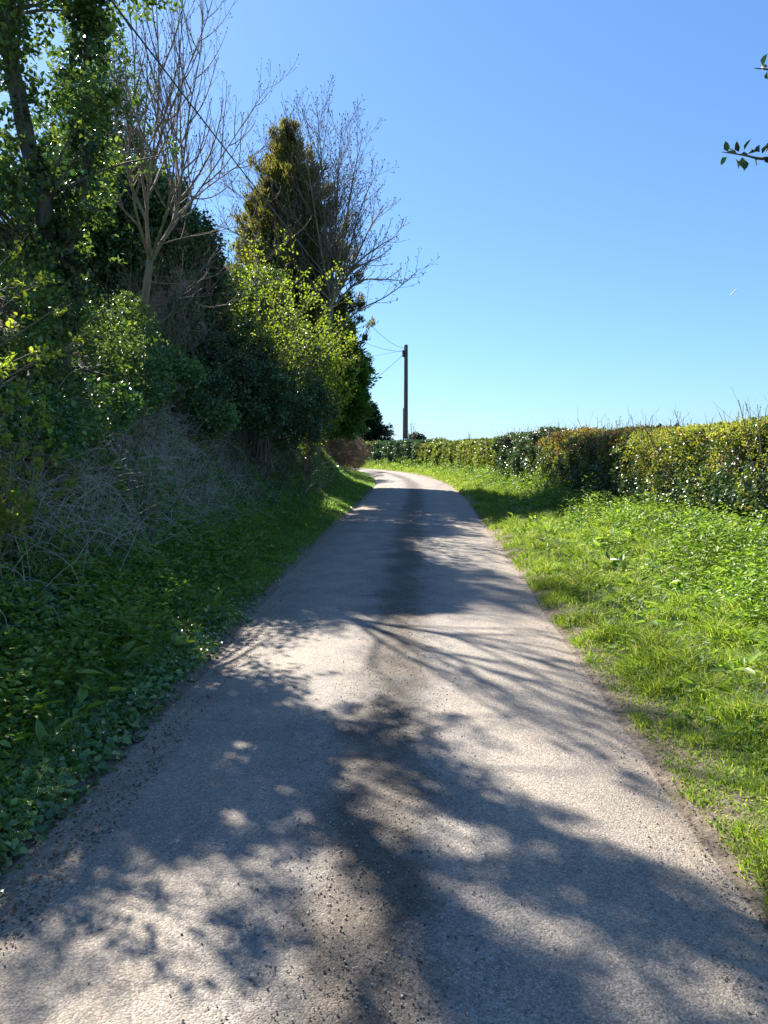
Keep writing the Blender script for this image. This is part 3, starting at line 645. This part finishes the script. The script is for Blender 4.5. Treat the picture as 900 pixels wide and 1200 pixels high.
# --- low branch reaching out to the right over the lane
Yl = 22.0; lb = P(400, 470, Yl); lb[2] = gz(-3.6, Yl); lb[0] = -3.6
t = thing('leaning_sapling', (-3.6, Yl, lb[2] - .1), 'thin leaning sapling whose long budding branch reaches right towards the pole', 'tree')
ms = [curve([np.array(t.location), P(372, 430, Yl), P(410, 372, Yl), P(448, 350, Yl), P(470, 335, Yl), P(492, 315, Yl)], .035, .005), curve([P(372, 430, Yl), P(402, 385, Yl), P(418, 385, Yl), P(432, 378, Yl)], .015, .004)]
b1 = spawn(ms, 3.2, .2, .7, .5, .3, 5, .4, .07, .7, .005); b2 = spawn(b1, 6, .4, .7, .6, .3, 3, .3, .06, .25, .004)
for q_ in ms: tubes('stem', [q_], M['bark_dark'], t, 6)
tubes('branches', b1 + b2, M['twig_pale'], t, 3)
e = np.array([q[-1] for q, _ in b1 + b2]); leaf_mesh('crown', np.repeat(e, 2, 0), rdir(len(e) * 2) + [0, 0, .5], rdir(len(e) * 2), .06, .035, M['haw'], t)

# --- yellow-green leafing shrub (elder/hawthorn)
def shrub(name, base, tips, label, cat, leafmat, nl, L, W, stem_r, barkm, pm=3.5, size=.12, lev3=True, group=None, keepfrac=1.0):
    t = thing(name, base, label, cat, group); base = np.array(base, float)
    st = []
    for e in tips:
        e = np.array(e, float); m1 = base + (e - base) * .4 + np.array([-(e - base)[0] * .15, -(e - base)[1] * .15, .25 * abs(e[2] - base[2]) * .4])
        st.append(curve([base + rng.normal(0, .12, 3) * [1, 1, 0], m1, e], stem_r, stem_r * .2))
    b1 = spawn(st, pm, .35, .6, .5, .3, 5, .3, .07, 1.3, .003); b2 = spawn(b1, pm * 1.3, .45, .7, .6, .3, 4, .2, .07, .6, .002)
    tubes('stem', st, barkm, t, 6); tubes('branches', b1 + b2, barkm, t, 3)
    allp = np.concatenate([q[1:] for q, _ in b1 + b2]); sel = allp[rng.random(len(allp)) < keepfrac]
    if nl:
        out = unit(sel - (base + [0, 0, .6])); foliage('leaves', sel, out, nl, size, L, W, leafmat, t, lift=.5)
    return t
tips = [P(x, y, 17 + dy) for x, y, dy in [(250, 335, .8), (275, 305, 0), (300, 298, 1), (325, 303, -.6), (350, 315, .5), (372, 330, -.3), (395, 348, .4), (268, 350, -1), (310, 345, -1.2), (345, 365, -1.2), (388, 390, -.8), (255, 390, .4), (405, 392, .8), (290, 380, 1.5),
    (330, 340, .9), (360, 350, 1.2), (300, 320, -.5), (240, 370, .2), (320, 395, -1.6), (355, 405, -1.5), (285, 420, -1.4), (380, 365, .1)]]
shrub('elder_shrub', (-3.85, 17.2, gz(-3.85, 17.2) - .1), tips, 'tall elder shrub just breaking into yellow-green leaf on the bank top', 'shrub', M['spring'], 3, .06, .038, .026, M['bark_syc'], 3.2, .13, keepfrac=.72)
tips = [P(x, y, 21.5 + dy) for x, y, dy in [(350, 398, .5), (372, 388, 0), (395, 392, 1), (412, 412, -.6), (413, 440, .5), (403, 470, -.3), (385, 455, .4), (360, 440, -.6), (335, 420, .5), (400, 425, .6), (378, 480, .2), (390, 410, -.9), (365, 470, -.8), (345, 460, -.5)]]
shrub('hawthorn_bush', (-3.5, 21.8, gz(-3.5, 21.8) - .1), tips, 'sunlit bright green hawthorn bush in front of the rounded cypress', 'shrub', M['spring'], 5, .07, .05, .02, M['bark_dark'], 4.2, .15, keepfrac=.9)

# --- rounded green cypress over the bend + the dark mass behind the shrubs
def evergreen(name, lobes, n, per, size, L, W, mat, label, base, th=.25, gap=.25, gs=1.4, needle=True, cat='tree', shell=.3, group=None, trunk_top=None, lift=.1, nb=60):
    t = thing(name, base, label, cat, group); pts, out = lobes_sample(lobes, n, gap, gs, shell)
    foliage('crown', pts, out, per, size, L, W, mat, t, needle, lift)
    top = trunk_top if trunk_top is not None else lobes[0][0]
    tk = (path(base, top, 8, 0, .02), np.linspace(th, th * .3, 8)); tubes('trunk', [tk], M['bark_dark'], t, 7)
    br = limbs_to(lambda s: tk[0][min(6, max(1, int((s[2] - base[2]) / (max(top[2] - base[2], .1)) * 6)))], pts, nb, th * .16)
    tubes('branches', br, M['bark_dark'], t, 4)
    return t
def G(x, y, d=-.1): return (x, y, gz(x, y) + d)
evergreen('cypress_tree', [(P(392, 440, 31), (1.5, 1.6, 1.6)), (P(380, 400, 31.5), (1.3, 1.5, 1.5)), (P(402, 478, 30.5), (1.05, 1.4, 1.1)), (P(350, 450, 31), (1.8, 1.6, 2.2)), (P(330, 380, 31), (1.7, 1.5, 1.6)), (P(375, 480, 30), (1.3, 1.3, .9)), (P(340, 330, 31.5), (1.3, 1.3, 1.6))],
          6800, 14, .2, .16, .06, M['cypress'], 'rounded mid-green cypress leaning over the bank just before the bend', G(-4.6, 31), gap=.2)
evergreen('privet_bush', [(P(285, 400, 20), (1.2, 1.2, 1.3)), (P(255, 430, 19), (1.1, 1.1, 1.0)), (P(305, 360, 21), (.9, 1.0, 1.1)), (P(330, 430, 21), (1.2, 1.2, 1.4)), (P(270, 345, 21), (.6, .8, .8))],
          4200, 13, .16, .075, .04, M['holly'], 'dense mid-green privet bush behind the elder stems', G(-5.0, 20), gap=.3, needle=False, cat='shrub')
evergreen('dark_ivy_bush', [(P(232, 425, 15), (.75, .8, .65)), (P(258, 452, 15), (.9, .9, .75)), (P(300, 465, 16), (1.0, .9, .8)), (P(215, 462, 14), (.9, .8, .6)), (P(340, 480, 18), (1.0, 1.0, .9)), (P(285, 420, 16.5), (.7, .7, .7))],
          3800, 13, .13, .06, .045, M['ivy'], 'very dark ivy-clad bush low on the bank below the elder', G(-4.1, 15.6), nb=14, th=.1, gap=.25, needle=False, cat='shrub')
evergreen('bank_holly', [(P(60, 395, 8), (.75, .9, .55)), (P(110, 420, 9.5), (.8, .9, .55)), (P(15, 430, 7.2), (.7, .8, .5)), (P(140, 400, 10.5), (.6, .8, .6)), (P(-30, 380, 7), (.8, .9, .9)), (P(60, 450, 8), (.7, .8, .4))],
          3800, 9, .12, .05, .03, M['holly'], 'low evergreen holly scrub at the foot of the tall holly', G(-4.6, 8.9), nb=14, gap=.51, gs=1.6, needle=False, cat='shrub')
evergreen('ivy_mound', [(P(150, 455, 10.5), (.6, .8, .35)), (P(195, 440, 12.5), (.6, .8, .45)), (P(100, 480, 8.5), (.6, .7, .3)), (P(20, 500, 6.8), (.6, .7, .35)), (P(235, 490, 13), (.6, .8, .35))],
          2600, 10, .12, .05, .04, M['ground_ivy'], 'dark green ivy mound round the sycamore trunk base', G(-4.3, 11), nb=4, th=.04, gap=.36, gs=1.8, needle=False, cat='shrub')
evergreen('tall_evergreen', [((-8.7, 20.6, 11.2), (1.2, 1.2, 1.5)), ((-8.9, 20.5, 9.6), (1.6, 1.5, 1.5)), ((-8.2, 20.4, 8.4), (1.4, 1.4, 1.3)), ((-9.6, 20.8, 8.2), (1.6, 1.5, 1.6))],
          4200, 11, .16, .08, .05, M['holly'], 'tall dark evergreen showing faintly behind the big holly crown', G(-8.8, 20.6), gap=.4, needle=False)
# leafless dark thicket
def thicket(name, base, ex, n, label, mat, h=(.8, 1.9), r=.008, lean=(.25, -.15)):
    t = thing(name, base, label, 'shrub', None); st = []
    for _ in range(n):
        x = base[0] + rng.normal(0, ex[0]); y = base[1] + rng.normal(0, ex[1]); z = gz(x, y) - .03
        l = rng.uniform(*h); e = np.array([x, y, z]) + np.array([rng.normal(lean[0], .35), rng.normal(lean[1], .35), 1.0]) * l
        st.append((path((x, y, z), e, 7, rng.normal(0, .08), .12), np.linspace(r, r * .35, 7)))
    b1 = stay(spawn(st, 5, .45, .8, .6, .1, 5, .15, .12, .9, .0025), .5); b2 = stay(spawn(b1, 5, .5, .8, .7, .0, 4, .1, .12, .4, .002), .5)
    tubes('stem', st, mat, t, 5); tubes('branches', b1 + b2, mat, t, 3); return t
thicket('bramble_thicket', G(-3.9, 13.4, 0), (.55, 1.3), 75, 'leafless grey-brown bramble thicket halfway up the bank below the sycamore', M['bark_dark'], (.4, .9), .006, (.35, -.2))
thicket('briar_thicket', G(-5.0, 13.3, 0), (.45, .5), 45, 'brown leafless briar stems in front of the brick wall', M['bark_syc'], (1.0, 2.2), .006, (.1, -.1))
thicket('blackthorn_thicket', G(-3.7, 18.5, 0), (.5, 1.9), 90, 'dark leafless blackthorn thicket spilling down the bank below the elder', M['bark_dark'], (.7, 1.7))
thicket('dogwood_thicket', G(-4.3, 9.6, 0), (.7, 1.0), 45, 'grey tangled leafless scrub beneath the holly', M['bark_dark'], (.4, 1.0), .006)
# clipped brown hedge end by the bend
evergreen('clipped_hedge', [(P(395, 522, 36.5), (.9, 2.6, .95)), (P(385, 505, 37.5), (1.1, 2.4, 1.1)), (P(370, 515, 35), (1.1, 2.0, 1.0)), (P(406, 534, 43), (1.15, 3.2, .95)), (P(400, 528, 48), (1.6, 2.6, 1.0))], 6500, 12, .12, .08, .02, M['brown_twig'],
          'brown clipped hedge end with a rounded face above the grassy bank', G(-4.6, 37), gap=.1, shell=.15, cat='hedge', th=.08)
# foreground left saplings with spring leaves
tips = [P(75, 355, 4.9), P(40, 330, 5.4), P(15, 385, 4.6), P(55, 415, 4.7), P(20, 440, 4.4), P(10, 300, 5.6), P(95, 400, 5.4)]
shrub('elder_sapling', (-3.55, 4.6, gz(-3.55, 4.6) - .05), tips, 'small elder sapling with bright new leaves at the left edge of the view', 'shrub', M['spring'], 7, .036, .022, .011, M['bark_syc'], 4.6, .04, keepfrac=.42)
tips = [P(35, 490, 5.2), P(65, 530, 5.2), P(15, 520, 5.0), P(90, 560, 5.4), P(28, 580, 5), P(60, 480, 5.8), P(10, 455, 5.2)]
shrub('hogweed_clump', (-3.1, 5.2, gz(-3.1, 5.2) - .05), tips, 'bright leafy clump on the bank just below the elder sapling', 'plant', M['spring'], 7, .034, .022, .006, M['bark_syc'], 6, .035, keepfrac=.45)

# ------------------------------------------------------------------ right-hand hedge in sections
hd = unit(np.gradient(HP, axis=0)); hn = np.stack([-hd[:, 1], hd[:, 0]], 1)      # towards the lane
def hedge(ya, yb, name, label, layers, top=1.95, thick=1.3, n_m=900, stem=True, lump=.3, sz=1.0, group='sections of the right-hand hedge'):
    k = np.where((np.arange(len(HP)) >= ya) & (np.arange(len(HP)) < yb))[0]
    c = HP[k[len(k) // 2]]; t = thing(name, (c[0] - hn[k[len(k) // 2]][0] * thick / 2, c[1] - hn[k[len(k) // 2]][1] * thick / 2, gz(c[0], c[1]) - .1), label, 'hedge', group)
    Lm = len(k) * .2; n = int(n_m * Lm)
    f = ya + rng.random(n) * (yb - ya - 1); a = f.astype(int); f = (f - a)[:, None]
    q = HP[a] * (1 - f) + HP[np.minimum(a + 1, len(HP) - 1)] * f; N2 = hn[a]
    # cross-section: param around the face (0..1 face, 1..1.7 top)
    s = rng.random(n) * 1.75; face = s < 1
    gzv = height(q[:, 0], q[:, 1], False)
    hh = top + (fbm(np.c_[q, np.zeros(n)], .5) - .5) * .35
    dep = rng.random(n) ** 2 * .4
    bulge = (fbm(np.c_[q * 1.0, s[:, None] * 1.6], 1.1) - .5) * lump * 2.6 + (fbm(np.c_[q * 1.0, s[:, None] * 2.6], 3.2) - .5) * .25
    tt = np.clip((s - .55) / .45, 0, 1)
    z = np.where(face, .12 + np.where(s < .55, s, .55 + .45 * np.sin(tt * 1.5708) ** 1.0 * .93) * (hh - gzv - .12), hh - gzv - dep * .6 + bulge * .35)
    rnd_c = np.where(face, -.42 * (1 - np.sqrt(1 - tt ** 2 * .98)) - .15 * (s < .2), 0)
    lat = np.where(face, bulge + rnd_c - dep, -(s - 1) / .75 * (thick - .3) - .3 + bulge * .5)
    z = z + np.where(~face, -.1 * np.clip(1 - (s - 1) / .3, 0, 1) + (fbm(np.c_[q + N2 * lat[:, None], np.zeros(n)], 2.6) - .5) * .22, 0)
    p = np.stack([q[:, 0] + N2[:, 0] * lat, q[:, 1] + N2[:, 1] * lat, gzv + z], 1)
    o = np.where(face[:, None], np.c_[N2, np.full(n, .25)], np.c_[N2 * .3, np.ones(n)])
    hf = (p[:, 2] - gzv) / (top - .1)                      # height fraction
    used = np.zeros(n, bool)
    gapn = fbm(p, 1.7)
    for j, (mat, lo, hi, soft, frac, L, W, per, gapv) in enumerate(layers):
        w8 = sstep(lo - soft, lo + soft, hf + (gapn - .5) * .5) * (1 - sstep(hi - soft, hi + soft, hf + (gapn - .5) * .5))
        m = (rng.random(n) < w8 * frac) & (fbm(p + 31 * j, 1.5) > gapv) & ~used
        used |= m
        if m.sum() < 5: continue
        foliage('foliage', p[m], unit(o[m]), per, .07 * sz, L * sz, W * sz, M[mat], t, lift=.3, flat=.9)
    nc = int(Lm * 260 / sz); f = rng.integers(ya, yb, nc); hc = rng.random(nc) ** .8 * (top - .55); la = -.3 - (thick - .35) * rng.random(nc)
    cq = HP[f] + hn[f] * la[:, None]; cp = np.c_[cq, height(cq[:, 0], cq[:, 1], False) + hc]
    foliage('core', cp, rdir(nc), 9, .12 * sz, .075 * sz, .065 * sz, M['ivy'], t, lift=.3, flat=1.2)
    if stem:
        ns = int(Lm * 9); f = rng.integers(ya, yb, ns); bs = HP[f] - hn[f] * (.25 + .6 * rng.random(ns))[:, None]
        st = []
        for bxy in bs:
            z = gz(*bxy) - .02; st.append((path((*bxy, z), (bxy[0] + rng.normal(0, .35), bxy[1] + rng.normal(0, .35), z + top * rng.uniform(.65, .98)), 6, 0, .08), np.linspace(.012, .004, 6)))
        tw = spawn(st, 5, .4, .8, .5, .2, 4, .3, .1, .6, .002)
        tubes('stem', st, M['bark_dark'], t, 5); tubes('branches', tw, M['bark_syc'], t, 3)
        # whippy shoots above the clipped top
        ns = int(Lm * 2.2); f = rng.integers(ya, yb, ns); bs = HP[f] - hn[f] * (rng.random(ns) * thick)[:, None]; st = []
        for bxy in bs:
            z = top - .12; l = rng.uniform(.12, .38); st.append((path((*bxy, z), (bxy[0] + rng.normal(0, .06), bxy[1] + rng.normal(0, .06), z + l + .1), 5, 0, .08), np.full(5, .0035)))
        tubes('shoots', st, M['bark_dark'], t, 3)
        e = np.concatenate([q[2:] for q, _ in st]); foliage('shoot_leaves', e, np.tile([0, 0, 1.], (len(e), 1)), 2, .03, .035, .022, M['haw' if layers[0][0] != 'hedge_ivy' else 'hedge_ivy'], t)
    return t
def hi(Yq): return int(np.argmin(np.abs(HP[:, 1] - Yq)))
# (mat, lo, hi, soft, frac, L, W, per, gap)
face_mix = [('hedge_mix', 0, .85, .15, .38, .045, .035, 6, .36), ('hedge_ivy', 0, .85, .15, .85, .055, .048, 7, .36), ('haw', .1, .8, .15, .6, .036, .026, 5, .4), ('litter', 0, .35, .1, .18, .05, .03, 5, .45)]
hedge(hi(3), hi(9.8), 'hawthorn_hedge', 'yellow-green hawthorn hedge section nearest the camera, at the right edge of the view', [('haw', .5, 2, .25, .95, .036, .026, 7, .2)] + face_mix, 2.0, n_m=1300, lump=.24, sz=.9)
hedge(hi(9.8), hi(16), 'hawthorn_hedge', 'yellow-green topped hedge section with glossy ivy and dark gaps below, left of the nearest one', [('haw', .55, 2, .25, .85, .036, .026, 7, .2), ('beech', .55, 2, .2, .3, .04, .03, 5, .3)] + face_mix, 2.03, n_m=1200, lump=.24, sz=.95)
hedge(hi(16), hi(24.2), 'beech_hedge', 'hedge section with a russet brown clipped top and glossy ivy face', [('beech', .66, 2, .2, .5, .045, .032, 6, .25), ('haw', .55, 2, .2, .6, .038, .028, 6, .25)] + face_mix, 2.06, n_m=900, sz=1.15, lump=.22)
hedge(hi(24.2), hi(32), 'ivy_hedge', 'dark blue-green ivy-covered hedge section with whippy shoots on top', [('beech', .75, 2, .15, .2, .045, .03, 5, .3), ('hedge_ivy', -1, 3, .1, .85, .055, .05, 7, .2), ('hedge_mix', -1, 3, .1, .4, .05, .04, 6, .2)], 2.12, n_m=900, sz=1.3, lump=.35)
hedge(hi(32), hi(44), 'mixed_hedge', 'low mixed hedge section in yellow, brown and green before the bend', [('hedge_mix', -1, 3, .1, 1, .06, .045, 6, .2)], 1.98, n_m=520, sz=1.8, stem=False)
hedge(hi(44), hi(53), 'mixed_hedge', 'mixed hedge section right of the pole foot on the outside of the bend', [('hedge_mix', -1, 3, .1, 1, .06, .045, 6, .2)], 1.95, n_m=480, sz=2.1, stem=False)
hedge(hi(53), hi(60.5), 'dark_hedge', 'dark green hedge section directly below the utility pole', [('hedge_ivy', -1, 3, .1, 1, .06, .045, 6, .1)], 2.12, n_m=560, sz=1.9, stem=False)
hedge(hi(60.5), len(HP) - 1, 'brown_hedge', 'brown and yellow hedge section left of the pole, past the bend', [('brown_twig', .7, 3, .1, .5, .07, .03, 6, .2), ('hedge_mix', -1, 3, .1, 1, .06, .045, 6, .15)], 2.05, n_m=420, sz=2.2, stem=False)

# ------------------------------------------------------------------ far conifer and small distant trees
cb = P(434, 520, 66); cb[2] = .3; ct = P(434, 474, 66)
t = thing('spruce_tree', cb, 'dark blue-green conifer standing behind the hedge at the bend', 'tree')
tubes('trunk', [(path(cb, ct, 8, 0, .005), np.linspace(.2, .03, 8))], M['bark_dark'], t, 7)
conifer_crown(t, cb, ct, .04, [0, .3, .6, .85, 1], [2.2, 1.9, 1.4, .75, .15], 190, .25, 10, .2, .24, .07, M['conifer_dark'], 14, .1)
c = P(488, 516, 75); evergreen('yew_bush', [((c[0], c[1], 2.2), (1.0, 1.0, .95)), ((c[0] + .8, c[1], 1.8), (.8, .8, .6))], 900, 10, .2, .16, .09, M['conifer_dark'], 'small dark bush showing just right of the pole foot', (c[0], c[1], .2), needle=False, cat='shrub')
def bare(name, px, top_py, Yq, label, spread, nst=6, mat='twig_pale'):
    b = P(px, 520, Yq); b[2] = .3; t = thing(name, b, label, 'tree'); tp = P(px, top_py, Yq)
    H = tp[2] - b[2]; tr = (path(b, b + [0, 0, H * .8], 8, 0, .01), np.linspace(.02 * H ** .5 + .02, .012, 8)); st = spawn([tr], nst / H * 2, .5, .5, .5, .6, 6, .25, .05, spread * 1.5, .012)
    b1 = spawn(st, 4, .4, .6, .6, .4, 4, .2, .06, spread * .6, .009); b2 = spawn(b1, 6, .5, .6, .7, .4, 3, .2, .06, .3, .007)
    tubes('trunk', [tr], M['bark_syc'], t, 5); tubes('branches', st, M[mat], t, 4); tubes('fine_branches', b1 + b2, M[mat], t, 3); return t
bare('birch_sapling', 550, 503, 95, 'small bare hazy tree alone on the skyline above the hedge', 1.2, 10)
bare('hazel_sapling', 482, 487, 58, 'bare thin sapling with spread shoots around the foot of the pole', 1.5, 7)
c = P(512, 522, 120); evergreen('round_tree', [((c[0], c[1], 2.3), (2.2, 1.6, .8))], 700, 8, .3, .25, .14, M['hedge_mix'], 'tiny low rounded treetop on the skyline left of the bare sapling', (c[0], c[1], .2), needle=False)

# ------------------------------------------------------------------ utility pole and cables
Yp = 57.5; pb = P(475.5, 520, Yp); pb[2] = gz(pb[0], Yp) - .1; pt = P(475.5, 404.5, Yp)
t = thing('utility_pole', pb, 'dark brown wooden utility pole rising above the hedge at the bend', 'utility pole')
H = pt[2]
V = []; sides = 14; zz = np.array([pb[2], H * .5, H - .03, H]); rr = np.array([.17, .155, .14, .125])
tubes('pole', [(np.stack([np.full(4, pb[0]), np.full(4, Yp), zz], 1), rr)], M['pole_wood'], t, 16)
a = np.arange(16) / 16 * 2 * np.pi; V = np.stack([pb[0] + .125 * np.cos(a), Yp + .125 * np.sin(a), np.full(16, H)], 1)
mk('cap', np.r_[V, V * [1, 1, 1] + [0, 0, .03]], [np.r_[[np.arange(16) + 16]], ] , M['steel'], t)
V, Fc = boxes([(pb[0] - .27, Yp - .14, H - .85, pb[0] - .13, Yp + .1, H - .38)]); mk('junction_box', V, [Fc], M['pole_wood'], t)
V, Fc = boxes([(pb[0] - .225, Yp - .05, 1.2, pb[0] - .165, Yp + .05, H - 4.6)]); mk('cable_guard', V, [Fc], M['pole_wood'], t)
V, Fc = boxes([(pb[0] - .12, Yp - .182, 2.05, pb[0] + .12, Yp - .172, 2.42)]); mk('notice_plate', V, [Fc], M['white_paint'], t)
V, Fc = boxes([(pb[0] - .04, Yp - .2, H - .32, pb[0] + .04, Yp - .1, H - .2), (pb[0] - .2, Yp - .03, H - .22, pb[0] - .1, Yp + .03, H - .16)]); mk('bracket', V, [Fc], M['steel'], t)
def cable(p0, p1, sag, r, label, n=40):
    p0, p1 = np.array(p0), np.array(p1); s = np.linspace(0, 1, n)[:, None]
    q = p0 + (p1 - p0) * s - np.array([0, 0, 1.]) * sag * 4 * s * (1 - s)
    tag(tubes('overhead_cable', [(q, np.full(n, r))], M['rubber'], None, 5), label, 'cable', 'overhead cables from the pole')
A = np.array([pb[0] - .15, Yp, H - .2])
# main service cable: passes the photo's (300,160) and (200,0)
e1 = P(268, 108, 10.5); far = A + (e1 - A) * 1.35
cable(A, far, 1.05, .0095, 'long black cable running from the pole top overhead past the sycamore')
cable(A - [0, 0, .25], P(330, 330, 40), .9, .012, 'thin cable sagging left from the pole towards the trees')
cable(A - [0, 0, .15], P(300, 420, 62), .5, .009, 'faint nearly level cable leaving the pole to the left')
cable(A - [0, 0, .45], P(390, 480, 44), .15, .016, 'cable dropping steeply from the pole down into the trees')

# ------------------------------------------------------------------ overhanging evergreen on the right (outside the frame but for two sprays)
t = thing('overhanging_holly', G(5.2, 4.2), 'evergreen branch tips poking in from a tree beyond the right edge of the view', 'tree')
tb = np.array(t.location); tk = (path(tb, (5.0, 4.3, 5.2), 9, 0, .03), np.linspace(.12, .05, 9)); tubes('trunk', [tk], M['bark_dark'], t, 8)
s1 = curve([np.array([5.0, 4.4, 3.2]), np.array([3.6, 4.9, 3.35]), P(925, 185, 5.2), P(893, 186, 5.2), P(873, 182, 5.2), P(846, 178, 5.2)], .02, .0022)
s2 = curve([np.array([5.0, 4.35, 3.8]), np.array([3.5, 4.9, 4.1]), P(930, 90, 5.2), P(903, 82, 5.2), P(884, 80, 5.2)], .02, .0022)
tw = []
tubes('branches', [s1, s2], M['bark_dark'], t, 5)
lp, ld = [], []
for x, y, dx, dy in [(853, 178, -.5, 1), (858, 176, .5, 1), (852, 184, -.6, -.7), (862, 186, .3, -1), (866, 178, -.3, 1), (870, 184, .2, -1), (872, 176, .4, .9), (876, 181, .9, .3), (880, 178, .5, 1), (884, 184, .1, -1),
                     (888, 178, .4, 1), (893, 180, .6, .9), (898, 178, .3, 1), (896, 186, .5, -.8), (868, 181, .8, 0), (864, 180, -.9, .3), (874, 188, -.2, -1), (897, 80, 0, 1), (893, 76, .4, 1), (899, 84, .8, -.3), (904, 78, 0, 1), (910, 80, 0, 1)]:
    lp.append(P(x, y, 5.2 + rng.normal(0, .02))); ld.append(rt * dx + up * dy + fw * rng.normal(0, .5))
lp, ld = np.array(lp), np.array(ld)
leaf_mesh('spray_leaves', lp, ld, rdir(len(lp)) + [0, 0, 1], .07, .038, M['conifer_dark'], t)
pts, out = lobes_sample([((5.2, 4.2, 4.4), (1.2, 1.2, 1.3))], 900, .4, 1.3, .45)
foliage('crown', pts, out, 10, .13, .052, .028, M['holly'], t)

# ------------------------------------------------------------------ contrail
c1, c2 = P(856, 346.5, 9000), P(864, 338, 9000)
tr = (np.linspace(c1, c2, 6), np.array([3, 9, 10, 9, 8, 2.0])); cm = leaf_mat('ice cloud', [(0, (.8, .8, .8)), (1, (.85, .85, .85))], .9, .35, (1, 1, 1), 0, 1, 0)
tag(tubes('contrail', [tr], cm, None, 6), 'tiny short white vapour trail in the blue sky at the right', 'contrail')

# ------------------------------------------------------------------ render settings
scene.render.engine = 'CYCLES'; cy = scene.cycles
cy.max_bounces = 6; cy.diffuse_bounces = 4; cy.glossy_bounces = 2; cy.transmission_bounces = 3; cy.transparent_max_bounces = 4
cy.use_denoising = True; cy.sample_clamp_indirect = 6; cy.caustics_reflective = False; cy.caustics_refractive = False
scene.render.use_persistent_data = False
print('polys', sum(len(o.data.polygons) for o in scene.objects if o.type == 'MESH'), 'built in', round(time.time() - T0, 1))
